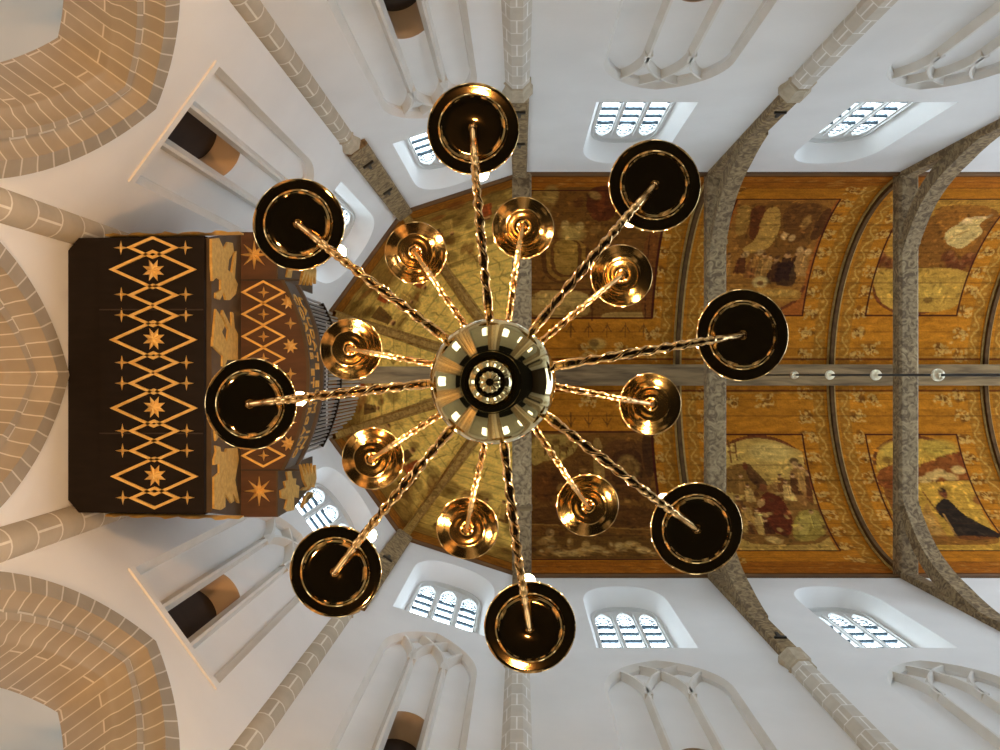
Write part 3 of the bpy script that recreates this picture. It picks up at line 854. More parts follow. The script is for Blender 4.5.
RIBLAB = ['dark arched vault rib hidden behind the tie beam nearest the organ, where apse meets nave',
          'dark arched vault rib springing above the tie beam beside the rightmost black drip pan',
          'dark arched vault rib between the two pairs of framed paintings',
          'dark arched vault rib at the right edge of the photo beyond the last paintings']
for i, xs in enumerate(ST):
    def fn(t, xs=xs):
        a = PI*t
        return Vector((xs, W*math.cos(a), H+W*math.sin(a))), Vector((0, -math.cos(a), -math.sin(a))), Vector((1, 0, 0))
    rib(fn, .06, .12, 'vault_rib', RIBLAB[i], ['rib', 'rib_gold'], (xs, 0, H+W), 'arched ribs of the painted vault')
for sgn, deg, lab in ((-1, 54, 'olive brown apse rib running to the upper left corner of the painted apse'), (1, 54, 'olive brown apse rib running to the lower left corner of the painted apse'),
                      (-1, 18, 'olive brown apse rib ending just above the organ pipes in the photo'), (1, 18, 'olive brown apse rib ending just below the organ pipes in the photo')):
    d = corner(sgn, deg)-Vector((X0, 0, 0)); d.normalize()
    def fn(t, d=d):
        a = PI/2*t*.97
        inw = -(d*math.cos(a)+Vector((0,0,math.sin(a))))
        return Vector((X0, 0, H))+d*W*math.cos(a)+Vector((0,0,W*math.sin(a))), inw, Vector((-d.y, d.x, 0))
    rib(fn, .085, .16, 'apse_rib', lab, ['apse_rib', 'apse_rib'], Vector((X0,0,H))+d*W, 'radiating ribs of the apse vault')

# ------------------------------------------------------------------ timber: tie beams, posts, braces
def spike(mb, p, n):                       # iron spike with a T head driven into the post, n = direction out of the post
    side = Vector((1, 0, 0)) if abs(n.x) < .5 else Vector((0, 1, 0))
    side = (side - n*side.dot(n)).normalized()
    B_ = Matrix((side, Vector((0, 0, 1)), n)).transposed().to_4x4(); B_.translation = p
    pts = [(-.10, 0), (.10, 0), (.10, .05), (.03, .07), (.022, .26), (-.022, .26), (-.03, .07), (-.10, .05)]
    mb.prism(pts, -.02, .035, lambda u, v, d: B_ @ Vector((u, v, d)))
def wall_post(mb, c, n, half, depth, z0, z1):
    """post on the wall at c (plan), n = inward normal"""
    t = Vector((-n.y, n.x, 0))
    vs = []
    for z in (z0, z1):
        for a, d in ((-half, -.02), (half, -.02), (half, depth-.03), (half-.03, depth), (-half+.03, depth), (-half, depth-.03)):
            vs.append(c+t*a+n*d+Vector((0, 0, z)))
    mb.add(vs, [(0,1,7,6),(1,2,8,7),(2,3,9,8),(3,4,10,9),(4,5,11,10),(5,0,6,11),(5,4,3,2,1,0),(6,7,8,9,10,11)])
TL = ['carved grey tie beam crossing behind the chandelier body, nearest the organ',
      'carved grey tie beam with braced posts directly behind the rightmost black drip pan',
      'carved grey tie beam with braced posts farthest right, crossing the last framed paintings']
for i, xs in enumerate(ST[:3]):
    root = empty('tie_beam_truss', (xs, 0, H-.2)); tag(root, TL[i], 'roof beam', 'tie beams across the choir')
    hw = .215
    mb = MB()
    # tie with chamfered lower edges
    pr = [(-hw, H+.22), (-hw, H-.08), (-hw+.05, H-.14), (hw-.05, H-.14), (hw, H-.08), (hw, H+.22)]
    k = len(pr)
    mb.add([Vector((xs+a, -W+.02, z)) for a, z in pr]+[Vector((xs+a, W-.02, z)) for a, z in pr], [(j, (j+1) % k, k+(j+1) % k, k+j) for j in range(k)]+[tuple(range(k)), tuple(range(2*k-1, k-1, -1))])
    part(mb, 'tie_beam', 'oak', root)
    for sgn in (-1, 1):
        n = Vector((0, -sgn, 0)); c = Vector((xs-.05, sgn*W, 0))
        mb = MB(); wall_post(mb, c, n, .155, .14, 12.84, H-.12); po = part(mb, 'wall_post', 'oak', root)
        for z in (13.55, 15.4):
            mb = MB(); spike(mb, c+n*.14+Vector((0, 0, z)), n); part(mb, 'iron_spike', 'iron', po, smooth=False)
        # curved brace from post to tie
        if i > 0:
            mb = MB(); m = 14; sec = []
            for q in range(m+1):
                t = q/m
                y = (1-t)**2*(W-.06)+2*t*(1-t)*(W-.24)+t*t*2.55; z = (1-t)**2*14.95+2*t*(1-t)*17.7+t*t*(H-.0)
                dy = 2*(1-t)*(-.18)+2*t*(2.55-W+.24); dz = 2*(1-t)*2.75+2*t*(H-17.7)
                l = math.hypot(dy, dz); ny, nz = dz/l, -dy/l       # towards the corner: +
                w = .19*min(1, .35+3*t, .3+3*(1-t))
                sec.append([Vector((xs+a, sgn*(y+ny*b), z+nz*b)) for a, b in ((-.165, -w*.8), (.165, -w*.8), (.165, w), (-.165, w))])
            vs = [v for s_ in sec for v in s_]; fs = []
            for q in range(m):
                for j in range(4): fs.append((q*4+j, q*4+(j+1) % 4, (q+1)*4+(j+1) % 4, (q+1)*4+j))
            fs += [(3,2,1,0), (m*4, m*4+1, m*4+2, m*4+3)]
            mb.add(vs, fs); part(mb, 'brace', 'oak', root)
        # iron strap where brace meets tie
        mb = MB(); mb.box(xs-hw-.015, xs+hw+.015, sgn*2.95-.05, sgn*2.95+.05, H-.16, H+.2); part(mb, 'joint_ring', 'oak_plain', root)
for sgn, lab in ((-1, 'short carved wooden wall post at the upper left corner of the painted apse'), (1, 'short carved wooden wall post at the lower left corner of the painted apse')):
    c = corner(sgn, 54); n = (Vector((X0,0,0))-c).normalized()
    root = empty('wall_post_timber', c+Vector((0,0,13.55))); tag(root, lab, 'wooden post', 'wall posts at the apse corners')
    mb = MB(); wall_post(mb, c, n, .19, .16, 12.84, H-.02); po = part(mb, 'post', 'oak', root)
    for z in (13.6, 15.6):
        mb = MB(); spike(mb, c+n*.16+Vector((0,0,z)), n); part(mb, 'iron_spike', 'iron', root, smooth=False)
# ridge beam and the beam to the organ wall
mb = MB(); mb.box(X0+.25, XEND-.3, -.29, .29, H+W-.42, H+W-.02)
tag(mb.build('ridge_beam', 'oak_plain', smooth=False, origin=(X0, 0, H+W-.4)), 'long grey wooden beam running along the crown of the orange painted vault', 'roof beam')
mb = MB(); mb.box(-W*.951+X0+.02, X0-.24, -.19, .19, H-.12, H+.22)
tag(mb.build('spur_beam', 'oak_plain', smooth=False, origin=(X0, 0, H)), 'grey wooden beam running from behind the chandelier body to the wall above the organ pipes', 'roof beam')

# ------------------------------------------------------------------ stone shafts
SH = []
for i, xs in enumerate(ST[:3]):
    for sgn in (-1, 1): SH.append((Vector((xs-.08, sgn*W, 0)), 'n%d%d' % (i, sgn)))
SHL = {'n0-1': 'round jointed stone shaft at the top centre, just right of the top black drip pan',
       'n01': 'round jointed stone shaft at the bottom centre, below the bottom black drip pan',
       'n1-1': 'slanting round stone shaft at the upper right between two clerestory windows',
       'n11': 'slanting round stone shaft at the lower right between two clerestory windows',
       'c54-1': 'long slanting jointed stone shaft at the upper left, beside the apse corner post',
       'c541': 'long slanting jointed stone shaft at the lower left, behind the lower left black drip pan',
       'c18-1': 'thick jointed stone shaft touching the upper left corner of the organ',
       'c181': 'thick jointed stone shaft touching the lower left corner of the organ'}
for deg in (54, 18):
    for sgn in (-1, 1): SH.append((corner(sgn, deg), 'c%d%d' % (deg, sgn)))
for c, key in SH:
    root = empty('wall_shaft' if key in SHL else 'trim_shaft', c+Vector((0,0,FLOOR)))
    if key in SHL: tag(root, SHL[key], 'stone shaft', 'stone wall shafts')
    else: struct(root)
    apse = key[0] == 'c'
    inward = (Vector((X0, 0, 0))-c).normalized() if apse else Vector((0, -math.copysign(1, c.y), 0))
    if apse: c = c - inward*.02 - (Vector((.06, 0, 0)) if '54' in key else Vector((0, 0, 0)))
    mb = MB(); n = 20 if apse else 8; r = .155 if apse else .20; rows = [FLOOR, 3, 6, 9, 11, 12.5]
    girth = 2*PI*r if apse else 16*r*math.sin(PI/8)
    a0 = math.atan2(inward.y, inward.x) + (0 if apse else PI/8)
    vs, uv, fs = [], [], []
    for z in rows:
        for k in range(n+1):
            a = a0-PI+2*PI*k/n
            vs.append(c+Vector((r*math.cos(a), r*math.sin(a), z)))
            uv.append((k/n*girth + (0 if apse else girth/16), z))
    for i in range(len(rows)-1):
        for k in range(n): fs.append((i*(n+1)+k, i*(n+1)+k+1, (i+1)*(n+1)+k+1, (i+1)*(n+1)+k))
    mb.add(vs, fs, 0, uv); part(mb, 'shaft', 'stone_shaft' if apse else 'stone_octagon', root, angle=25)
    mb = MB(); q = r-.005
    pr = [(q, 12.36), (q+.03, 12.39), (q+.03, 12.44), (q+.005, 12.47), (q+.02, 12.58), (q+.06, 12.72), (q+.065, 12.74), (q+.065, 12.84), (q-.02, 12.86)]
    k0 = len(mb.v); mb.lathe(pr, 8, (0, 0, 0))
    rot = Matrix.Rotation(math.atan2(inward.y, inward.x)+PI/8, 3, 'Z')
    mb.v = [tuple(rot @ Vector(v) + Vector((c.x, c.y, 0))) for v in mb.v]
    part(mb, 'capital', 'capital', root, angle=20)

# ------------------------------------------------------------------ chandelier
AX = Vector((-.071, .003, 0))
BALL = Vector((-.071, .017, 0))
ch = empty('chandelier', (AX.x, AX.y, 1.92)); tag(ch, 'large polished brass chandelier with two tiers of lit candle arms seen from below', 'chandelier')
def ballprof(R, zc, a0, a1, n=20):
    return [(R*math.cos(a0+(a1-a0)*i/n), zc+R*math.sin(a0+(a1-a0)*i/n)) for i in range(n+1)]
mb = MB(); mb.lathe(ballprof(.166, 2.165, -1.12, 1.1, 32), 64, BALL); part(mb, 'globe', 'brass', ch)
mb = MB(); mb.lathe([(.073, 2.02), (.076, 2.008), (.074, 2.0), (.066, 2.0), (.058, 2.01), (.05, 1.995)], 48, BALL); part(mb, 'globe_collar', 'brass', ch)
mb = MB()
mb.lathe([(.05, 2.0), (.044, 1.99), (.050, 1.982), (.053, 1.974), (.052, 1.966), (.048, 1.957), (.042, 1.947), (.037, 1.942), (.034, 1.943), (.031, 1.948), (.0285, 1.944), (.024, 1.935), (.017, 1.926), (.009, 1.920), (.006, 1.920), (.005, 1.930), (.0, 1.932)], 48, BALL)
for k in range(14):                        # fluting on the end knob
    a = 2*PI*k/14
    mb.tube([BALL+Vector((r*math.cos(a), r*math.sin(a), z)) for r, z in ((.0275, 1.942), (.0235, 1.934), (.0165, 1.9255), (.009, 1.920))], [.0025, .0034, .0026, .0014], 6)
part(mb, 'pendant_knob', 'brass', ch)
mb = MB()
mb.lathe([(.07, 2.30), (.055, 2.34), (.09, 2.36), (.10, 2.385), (.09, 2.41), (.045, 2.44), (.04, 2.55), (.075, 2.62), (.095, 2.72), (.075, 2.82), (.04, 2.90), (.038, 3.05), (.08, 3.10), (.095, 3.14), (.08, 3.19), (.04, 3.22), (.035, 3.35), (.06, 3.42), (.065, 3.5), (.05, 3.57), (.02, 3.62), (.018, 3.8)], 40, AX)
part(mb, 'stem', 'brass', ch)
mb = MB(); mb.tube([AX+Vector((0,0,3.78)), AX+Vector((0,0,H+W-.4))], .016, 10); rd = part(mb, 'suspension_rod', 'iron', ch)
for k in range(7):
    z = 5.2+2.17*k
    if z < H+W-.5:
        mb = MB(); mb.lathe(ballprof(.09, z, -PI/2, PI/2, 12), 20, AX); part(mb, 'rod_ball', 'brass', rd)
LOW = [(743,335),(655,185),(473,128),(298,224),(250,404),(335,572),(530,628),(697,529)]
UPP = [(651,404),(622,275),(523,227),(415,252),(350,349),(372,459),(467,529),(588,506)]
def bez(p0, p1, p2, p3, n):
    return [p0*(1-t)**3+p1*3*t*(1-t)**2+p2*3*t*t*(1-t)+p3*t**3 for t in [i/n for i in range(n+1)]]
def make_arm(px, py, lower):
    h = 2.60 if lower else 3.50
    tip = P(px, py, h); cen = Vector((AX.x, AX.y, 0))
    d = Vector((tip.x-cen.x, tip.y-cen.y, 0)); R = d.length; d.normalize()
    Z = Vector((0, 0, 1))
    if lower:
        path = bez(cen+d*.07+Z*2.385, cen+d*.26+Z*2.30, cen+d*.56+Z*2.26, cen+d*.70+Z*2.47, 22)
        path += bez(path[-1], cen+d*(R-.055)+Z*2.52, cen+d*(R-.006)+Z*2.54, cen+d*R+Z*(h-.006), 10)[1:]
        r0, r1 = .0125, .0098
    else:
        path = bez(cen+d*.07+Z*3.14, cen+d*.22+Z*3.02, cen+d*.46+Z*3.06, cen+d*(R-.08)+Z*3.33, 20)
        path += bez(path[-1], cen+d*(R-.04)+Z*3.39, cen+d*(R-.004)+Z*3.42, cen+d*R+Z*(h-.006), 10)[1:]
        r0, r1 = .0112, .0088
    n = len(path)
    rad = [r0+(r1-r0)*i/(n-1) for i in range(n)]
    pf, rf, L = [], [], 0.0                  # beaded inner part, plain outer part
    for i in range(n-1):
        seg = (path[i+1]-path[i]).length; m = max(1, int(seg/.006)) if 1 < i < n-13 else 1
        for k in range(m):
            t = k/m; l = L+seg*t
            pf.append(path[i].lerp(path[i+1], t)); r = rad[i]+(rad[i+1]-rad[i])*t
            rf.append(r*(1+(.20*math.sin(l*2*PI/.042)**3 if 1 < i < n-13 else 0)))
        L += seg
    pf.append(path[-1]); rf.append(rad[-1])
    mb = MB(); mb.tube(pf, rf, 14)
    # turned knots along the arm
    def knot(i, s=1.55, l=.016):
        p = path[i]; tg = (path[i+1]-path[i-1]).normalized(); r = rad[i]
        mb.tube([p-tg*l, p-tg*l*.5, p, p+tg*l*.5, p+tg*l], [r*1.0, r*s*.9, r*s, r*s*.9, r*1.0], 14)
    knot(5, 1.3, .022); knot(n-4, 1.25, .012)
    # a slender leaf scroll riding on the inner half of the arm
    up = Vector((0, 0, 1)); sd = d.cross(up)
    fine = []
    for i in range(2, n-13):
        for k in range(3): fine.append((path[i].lerp(path[i+1], k/3), rad[i]))
    for sg in range(2):
        q = []
        for i, (p_, r_) in enumerate(fine):
            ph = i*.62+sg*PI; e = .25+.75*math.sin(PI*i/(len(fine)-1))
            q.append(p_+sd*(r_*.95*math.cos(ph))+up*(r_*.95*math.sin(ph)))
        mb.tube(q, [.0012+.0036*math.sin(PI*i/(len(fine)-1)) for i in range(len(fine))], 8)
    arm = part(mb, 'lower_arm' if lower else 'upper_arm', 'brass_arm', ch)
    # drip pan
    mb = MB(); pr = .146 if lower else .134
    if lower:
        prof = [(0, -.012), (.009, -.012), (.014, -.006), (.015, .0), (.022, .001), (.030, .0025), (.05, .002), (.08, .0015), (.096, .0005), (.099, -.0035), (.103, -.006), (.108, -.004), (.111, .0005), (.118, .0012), (.132, .0016), (.142, .0022), (.146, .005), (.1465, .010), (.143, .012), (.13, .010), (.1, .009), (.02, .012), (0, .012)]
    else:
        prof = [(0, -.024), (.009, -.024), (.014, -.018), (.016, -.012), (.024, -.012), (.028, -.008), (.034, -.009), (.052, -.008), (.068, -.0045), (.073, -.006), (.078, -.003), (.083, .000), (.098, .0035), (.114, .008), (.126, .014), (.130, .0145), (.133, .018), (.134, .023), (.131, .026), (.124, .022), (.10, .014), (.06, .010), (.02, .012), (0, .012)]
    mb.lathe(prof, 56, tip); part(mb, 'drip_pan', 'brass_pan' if lower else 'brass_pan_upper', arm, angle=50)
    # socket + candle tube
    mb = MB(); c0 = .012
    mb.lathe([(.012, c0), (.028, c0+.02), (.03, c0+.05), (.018, c0+.07), (.016, c0+.09), (.03, c0+.12), (.031, c0+.14), (.02, c0+.142)], 20, tip); part(mb, 'candle_socket', 'brass_arm', arm)
    mb = MB(); mb.lathe([(.017, c0+.13), (.017, c0+.52), (.012, c0+.53)], 16, tip); part(mb, 'candle', 'candle', arm)
    mb = MB(); bz = c0+.575
    mb.lathe([(.010, bz-.05), (.018, bz-.035), (.026, bz-.012), (.027, bz+.005), (.022, bz+.028), (.012, bz+.05), (.003, bz+.07), (0, bz+.072)], 14, tip); part(mb, 'bulb', 'bulb', arm)
for q in LOW: make_arm(*q, True)
for q in UPP: make_arm(*q, False)

# suspension rod of the next chandelier, to the right
RX = 6.35
rr = empty('hanging_rod', (RX, 0, 3.6)); tag(rr, 'thin dark hanging rod strung with pale balls, in front of the crown beam', 'hanging rod')
mb = MB(); mb.tube([(RX, 0, 3.6), (RX, 0, H+W-.4)], .022, 10); part(mb, 'rod', 'iron', rr)
M['pale_ball'] = plain('pale_brass_ball', (.80,.72,.52), .30, .4)
for k in range(8):
    z = 16.8+2.17*(1-k)
    if 3.8 < z < H+W-.6:
        mb = MB(); mb.lathe([(.02, z-.13), (.03, z-.115)]+ballprof(.098, z, -1.2, 1.2, 12)+[(.03, z+.115), (.02, z+.13)], 20, (RX, 0, 0)); part(mb, 'ball', 'pale_ball', rr)

# ------------------------------------------------------------------ organ
HA, HB = 7.73, 8.55                         # the two undersides
og = empty('organ', (-3.5, 0, HA)); tag(og, 'dark wooden wall organ with gilded stars and lozenges on its underside', 'pipe organ')
XB = X0-W*.951+.0
XF = (205-CX)*HA/F
def flat(u, v, z): return Vector((u, v, z))
ya, yb = (238-CY)*HA/F, (512.5-CY)*HA/F
# lower case: bottom with chamfered back corners
mb = MB()
mb.prism([(XB, ya+.12), (XB+.10, ya), (XF, ya-.02), (XF, yb+.02), (XB+.10, yb), (XB, yb-.12)], HA, HB+1.6, flat)
part(mb, 'lower_case', 'organ_dark', og, smooth=False)
x1 = (102-CX)*HA/F
mb = MB(); mb.box(x1, XF+.012, ya+.01, yb-.01, HA-.045, HA+.02)
part(mb, 'soffit_panel', 'organ_dark', og, smooth=False)
for yy in (310, 433):
    mb = MB(); y = (yy-CY)*HA/F; mb.box(x1, XF, y-.006, y+.006, HA-.052, HA-.02); part(mb, 'panel_joint', 'door', og, smooth=False)
def rhombus(mb, c, a, b, w, z, t=.02):
    # outline of a lozenge centred on c with half sizes a (x), b (y)
    k = w/ math.sin(math.atan2(b, a))/2; k2 = w/math.cos(math.atan2(b, a))/2
    o_ = [(c[0]-a-k, c[1]), (c[0], c[1]-b-k2), (c[0]+a+k, c[1]), (c[0], c[1]+b+k2)]
    i_ = [(c[0]-a+k, c[1]), (c[0], c[1]-b+k2), (c[0]+a-k, c[1]), (c[0], c[1]+b-k2)]
    vs = [Vector((p[0], p[1], z)) for p in o_+i_] + [Vector((p[0], p[1], z-t)) for p in o_+i_]
    fs = []
    for j in range(4):
        q = (j+1) % 4
        fs += [(8+j, 8+q, 12+q, 12+j), (j, q, 8+q, 8+j), (4+q, 4+j, 12+j, 12+q), (q, j, 4+j, 4+q)]
    mb.add(vs, fs)
def star(c, r, r2, n, z, hgt, rot=0.0):
    mb = MB(); vs = [Vector((c[0], c[1], z-hgt))]; k = 2*n
    for i in range(k):
        a = 2*PI*i/k+rot; q = r if i % 2 == 0 else r2
        vs.append(Vector((c[0]+q*math.cos(a), c[1]+q*math.sin(a), z)))
    mb.add(vs, [(0, 1+(i+1) % k, 1+i) for i in range(k)] + [tuple(range(1, k+1))])
    return mb
ZA = HA-.045
def za(zx, zy, h): 
    p = P(50+zx/2.42, 220+zy/2.42, h); return (p.x, p.y)
s1 = ZA/F/2.42
for zy, big in ((67,0),(120,1),(182,0),(232,0),(290,1),(345,0),(395,0),(455,1),(510,0),(558,0),(620,1),(672,0)):
    mb = MB(); rhombus(mb, za(249+zy*.008, zy, ZA), (98 if big else 55)*s1, (44 if big else 24)*s1, .026, ZA+.002)
    part(mb, 'gilded_lozenge', 'gold', og, smooth=False)
for zy in (122, 288, 453, 618):
    part(star(za(249+zy*.008, zy, ZA), 28*s1, 14*s1, 8, ZA, .035, PI/8), 'gilded_star', 'gold', og, smooth=False)
for zy in (67, 180, 230, 345, 395, 510, 558, 672):
    for zx in (171, 327):
        part(star(za(zx+zy*.008, zy, ZA), 18*s1, 4.6*s1, 4, ZA, .025), 'gilded_star', 'gold', og, smooth=False)
# upright carved band between the two undersides
mb = MB(); yc, yd = (232-CY)*HB/F, (517-CY)*HB/F
mb.prism([(ya, HA+.005), (yb, HA+.005), (yd, HB+.05), (yc, HB+.05)], XF-.02, XF+.06, lambda u, v, d: Vector((d, u, v))); part(mb, 'carved_band', 'organ_fascia', og, smooth=False)
XBAND = XF+.06
def band(px, py, d):
    h = -F*XBAND/(CX-px); return Vector((XBAND+d, (py-CY)*h/F, h))
def carving(pts, conv, name='gilded_carving', mat='gold_dull', t=.02, parent=None):
    mb = MB(); mb.prism(pts, -.005, t, conv); return part(mb, name, mat, parent or og, smooth=False)
c1 = [(75,45),(110,40),(135,95),(155,60),(180,65),(185,110),(160,150),(155,200),(175,215),(190,110),(200,105),(190,240),(205,270),(195,320),(165,350),(145,350),(135,310),(115,350),(95,340),(95,315),(120,300),(120,250),(100,235),(80,255),(75,180)]
c2 = [(95,395),(125,440),(140,480),(125,510),(150,560),(158,500),(125,420),(130,400),(160,460),(175,490),(175,410),(182,415),(190,490),(205,520),(205,650),(150,650),(140,690),(128,680),(130,630),(80,580),(85,500)]
c3 = [(125,170),(155,180),(160,210),(190,215),(200,190),(270,185),(280,260),(255,400),(285,555),(275,550),(235,480),(250,540),(230,555),(190,490),(190,580),(160,600),(115,590),(115,380),(150,350),(150,290),(115,300),(115,260),(130,210)]
def h_of(px): return F*XBAND/(px-CX)
HCAP = lambda px: max(px, 207.0)
carving([(HCAP(195+x/5), 230+y/5) for x, y in c1], band)
carving([(HCAP(195+x/5), 230+y/5) for x, y in c2], band)
carving([(HCAP(195+x/5), 2*CY-(230+y/5)) for x, y in c2], band)
carving([(HCAP(195+x/6.667), 420+y/6.667) for x, y in c3], band)
# upper case with its rounded front
XS = (276-CX)*HB/F                          # flank front
YB = .99
bul = []
for i in range(21):
    y = -YB+2*YB*i/20
    bul.append((-2.22-.27*(y/YB)**2, y))
case = [(XBAND-.01, yc), (XS, yc), (XS, -YB)] + bul + [(XS, YB), (XS, yd), (XBAND-.01, yd)]
mb = MB(); mb.prism(case, HB, HB+.5, flat); part(mb, 'upper_case', 'organ_brown', og, smooth=False)
mb = MB(); mb.prism([(XB+.05, yc), (XS-.25, yc), (XS-.25, yd), (XB+.05, yd)], HB+.5, 9.9, flat); mb.prism([(-3.2, -.93), (XS-.13, -.93), (XS-.13, .93), (-3.2, .93)], HB+.5, 11.3, flat); part(mb, 'back_case', 'organ_dark', og, smooth=False)
for sgn in (-1, 1):
    mb = MB(); mb.box(XBAND, -2.3, sgn*YB-.008, sgn*YB+.008, HB-.008, HB+.01); part(mb, 'panel_joint', 'door', og, smooth=False)
    mb = MB()                                # flank front, its outer top corner cut off
    y0, y1 = (-yd, -YB) if sgn < 0 else (YB, yd)
    if sgn < 0: y0 = yc
    pts = [(sgn*YB, HB-.004), (y1 if sgn > 0 else y0, HB-.004), (y1 if sgn > 0 else y0, 9.2), ((y1 if sgn > 0 else y0)-sgn*.16, 9.98), (sgn*YB, 9.98)]
    mb.prism(pts, XS+.002, XS+.02, lambda u, v, d: Vector((d, u, v)))
    part(mb, 'flank_panel', 'organ_fascia', og, smooth=False)
# front fascia strip round the bulge and its inscription
mb = MB(); n = len(bul); vs = []
for dx, z in ((.0, HB-.02), (.035, HB-.02), (.035, HB+.03), (.015, HB+.05), (.015, HB+.48), (.05, HB+.50), (.05, HB+.56), (-.1, HB+.56)):
    vs += [Vector((x+dx, y, z)) for x, y in bul]
fs = [(j*n+i, j*n+i+1, (j+1)*n+i+1, (j+1)*n+i) for j in range(7) for i in range(n-1)]
mb.add(vs, fs); fas = part(mb, 'front_fascia', 'organ_fascia', og, smooth=True)
def arc_pos(s):
    """point and outward normal on the rounded front at signed arc length s from the middle"""
    y = s*.965; x = -2.22-.27*(y/YB)**2; dx = -.54*y/YB**2
    n = Vector((1, -dx, 0)).normalized()
    return Vector((x, y, 0)), n
def inscription(text, zc, size, s0, s1):
    cu = bpy.data.curves.new('t', 'FONT'); cu.body = text; cu.size = size; cu.align_x = 'CENTER'; cu.extrude = .006
    cu.space_character = 1.05
    to = bpy.data.objects.new('t', cu); C.objects.link(to)
    dg = bpy.context.evaluated_depsgraph_get()
    me = bpy.data.meshes.new_from_object(to.evaluated_get(dg))
    co = [v.co.copy() for v in me.vertices]; polys = [list(p.vertices) for p in me.polygons]
    bpy.data.objects.remove(to); bpy.data.curves.remove(cu); bpy.data.meshes.remove(me)
    xa, xb = min(c.x for c in co), max(c.x for c in co)
    mb = MB(); vs = []
    for c in co:
        s = s0+(c.x-xa)/(xb-xa)*(s1-s0); p, n = arc_pos(s)
        vs.append(p+n*(.022+c.z)+Vector((0, 0, zc+c.y)))
    mb.add(vs, polys); part(mb, 'inscription', 'gold_dull', fas, smooth=False)
for wd, a_, b_ in (('LAUDATE', -.86, -.06), ('EUM', .06, .42), ('IN', .62, .82)): inscription(wd, HB+.29, .185, a_, b_)
for wd, a_, b_ in (('CORDIS', -.88, -.17), ('ET', -.07, .14), ('ORGANO', .22, .90)): inscription(wd, HB+.08, .185, a_, b_)
# lozenges and stars under the upper case
s2 = HB/F/2.42; ZB = HB
for zy in (175, 228, 282, 335, 388, 442, 496, 551-2+21):
    c = za(517, zy, ZB); mb = MB(); rhombus(mb, c, 49*s2, 26*s2, .022, ZB+.002)
    part(mb, 'gilded_lozenge', 'gold', og, smooth=False)
    part(star(c, 14*s2, 4.4*s2, 4, ZB, .025), 'gilded_star', 'gold', og, smooth=False)
for zy, n in ((198, 8), (250, 4), (305, 8), (372, 4), (438, 8), (490, 4), (541, 8)):
    part(star(za(577 if zy in (198, 541) else 582, zy, ZB), (19 if n == 8 else 15)*s2, (10 if n == 8 else 5)*s2, n, ZB, .03, PI/8 if n == 8 else 0), 'gilded_star', 'gold', og, smooth=False)
for zx, zy in ((494, 84), (506, 656)):
    part(star(za(zx, zy, ZB), 37*s2, 12*s2, 8, ZB, .05), 'gilded_star', 'gold', og, smooth=False)
# carved leaves on the flank fronts
def flank(px, py, d):
    xf = XS+.02; h = F*xf/(px-CX); return Vector((xf+d, (py-CY)*h/F, h))
leaf = [(600,345),(630,340),(640,390),(665,390),(660,430),(685,440),(680,520),(650,510),(650,600),(610,610),(590,590),(605,530),(565,520),(560,470),(595,450),(585,410),(610,400)]
lf = [(195+x/6.667, 420+y/6.667) for x, y in leaf]
rays = []
for (x0, y0, x1_, y1_) in ((690,295,745,470),(715,292,755,460),(740,290,765,450),(765,290,772,450),(790,300,780,450),(700,590,750,480),(715,570,765,480),(735,545,775,480),(690,470,740,450)):
    dx, dy = x1_-x0, y1_-y0; l = math.hypot(dx, dy); nx, ny = -dy/l*11, dx/l*11
    rays.append([(195+a/6.667, 420+b/6.667) for a, b in ((x0, y0), (x0+dx*.6+nx, y0+dy*.6+ny), (x1_, y1_), (x0+dx*.6-nx, y0+dy*.6-ny))])
for mir in (False, True):
    mm = (lambda p: (p[0], 2*CY-p[1]-1)) if mir else (lambda p: p)
    carving([mm((max(a, 279), b)) for a, b in lf], flank)
    for r_ in rays: carving([mm(p) for p in r_], flank, 'gilded_ray', 'gold_dull', .03)
# gilded carved side boards
for sgn in (-1, 1):
    mb = MB(); m = 24; vs = []; yy = (yb if sgn > 0 else -ya)
    for i in range(m+1):
        x = XB+.35+(XS-XB-.45)*i/m; w = .012+.010*math.sin(i*1.3)
        y0 = sgn*(yy+.02)+sgn*.03*i/m
        for dy, z in ((0, HA+.02), (sgn*w, HA-.02+.03*math.sin(i*2.1)), (sgn*(w+.002), HA+.12), (0, HA+.12)):
            vs.append(Vector((x, y0+dy, z)))
    fs = [(i*4+j, i*4+(j+1) % 4, (i+1)*4+(j+1) % 4, (i+1)*4+j) for i in range(m) for j in range(4)]+[(0,1,2,3), (m*4+3, m*4+2, m*4+1, m*4)]
    mb.add(vs, fs); part(mb, 'gilded_side_board', 'gold', og)
# pipes round the front
NPIPE = 39
for i in range(NPIPE):
    s = -.97+1.94*i/(NPIPE-1); p, n = arc_pos(s); p = p-n*.07
    f = 1-abs(s)/.97
    top = 10.35+1.35*min(1, f*3.0)+.02*f
    foot = HB+.56
    r = (.0160, .0115)[i % 2]
    mouth = foot+.32+.30*f
    mb = MB(); mb.lathe([(.008, foot), (r*.9, mouth-.02), (r, mouth), (r, top), (r*.85, top)], 12, p)
    o = part(mb, 'pipe', 'pipe', og)
    mb = MB(); q = p+n*(r*.93)
    a = math.atan2(n.y, n.x); mt = Matrix.Translation(q) @ Matrix.Rotation(a, 4, 'Z')
    mb.box(-.004, .004, -r*.6, r*.6, mouth, mouth+.05, 0, mt); part(mb, 'mouth', 'pipe_dark', o, smooth=False)
mb = MB(); m = 24; vs = []
for i in range(m+1):
    p, n = arc_pos(-.97+1.94*i/m)
    for d, z in ((-.10, 10.40), (-.045, 10.40), (-.045, 10.45), (-.10, 10.45)): vs.append(p+n*d+Vector((0,0,z)))
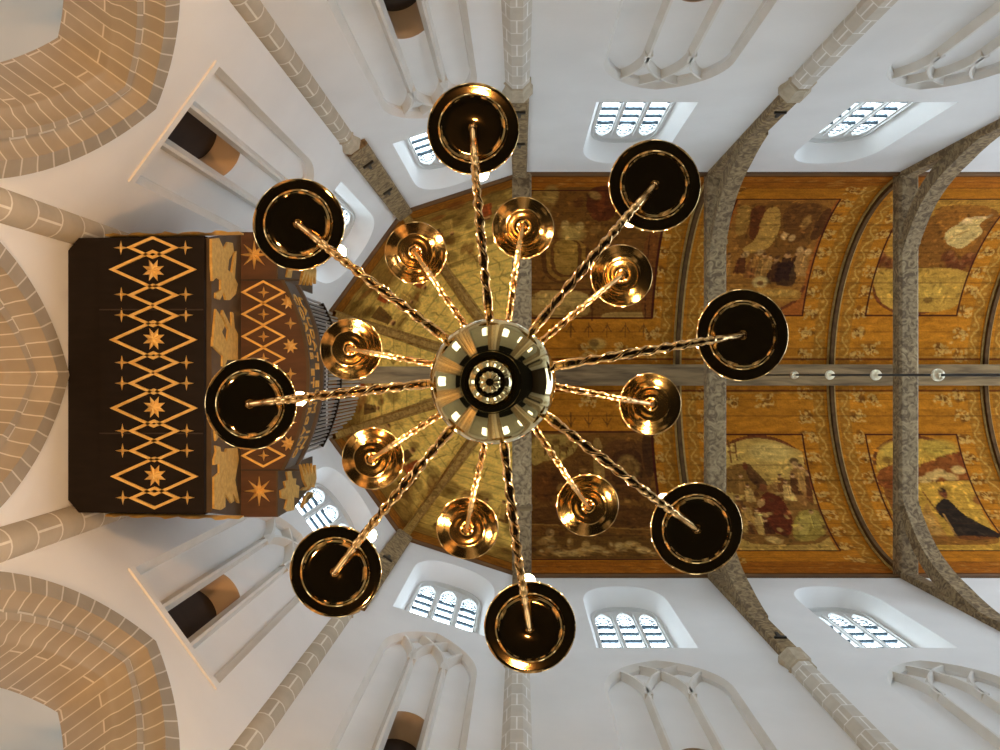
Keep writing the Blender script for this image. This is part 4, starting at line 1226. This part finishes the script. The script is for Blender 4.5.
mb.add(vs, [(i*4+j, i*4+(j+1) % 4, (i+1)*4+(j+1) % 4, (i+1)*4+j) for i in range(m) for j in range(4)]+[(0,1,2,3), (m*4+3, m*4+2, m*4+1, m*4)])
part(mb, 'pipe_rail', 'organ_dark', og)
# ------------------------------------------------------------------ light
w = bpy.data.worlds.new('World'); bpy.context.scene.world = w; w.use_nodes = True
bg = w.node_tree.nodes['Background']; bg.inputs[0].default_value = (.75,.87,1.0,1); bg.inputs[1].default_value = 3.0
def lamp(kind, name, loc, energy, col, size=.1, **kw):
    l = bpy.data.lights.new(name, kind); l.energy = energy; l.color = col
    if kind == 'POINT' or kind == 'SPOT': l.shadow_soft_size = size
    for k, v in kw.items(): setattr(l, k, v)
    o = bpy.data.objects.new(name, l); C.objects.link(o); o.location = loc
    return o
WARM = (1.0, .52, .21)
def spot(name, loc, aim, energy, col, ang, size=.2):
    o = lamp('SPOT', name, loc, energy, col, size, spot_size=math.radians(ang), spot_blend=.9)
    o.rotation_euler = (Vector(aim)-Vector(loc)).to_track_quat('-Z', 'Y').to_euler(); return o
for y in (-1, 1):
    spot('added_warm_spot', (-.2, y*3.0, -1.4), (-5.0, y*1.8, 5.5), 1000, WARM, 88)  # unseen spots, added to warm the walls and arches round the organ

# ------------------------------------------------------------------ camera and view
cam = bpy.data.cameras.new('Camera'); co = bpy.data.objects.new('Camera', cam); C.objects.link(co)
co.location = (0, 0, 0); co.rotation_euler = (PI, 0, 0)
cam.sensor_width = 36; cam.lens = F/1000*36; cam.shift_x = -.02; cam.clip_start = .05; cam.clip_end = 200
sc = bpy.context.scene; sc.camera = co
sc.view_settings.view_transform = 'Standard'; sc.view_settings.look = 'None'; sc.view_settings.gamma = 1
sc.view_settings.use_curve_mapping = False; sc.view_settings.exposure = 0.66
try:
    sc.cycles.use_denoising = True; sc.cycles.sample_clamp_indirect = 8; sc.cycles.max_bounces = 10; sc.cycles.diffuse_bounces = 6
except Exception: pass
for o in list(bpy.data.objects):
    if '_w' in o: del o['_w']
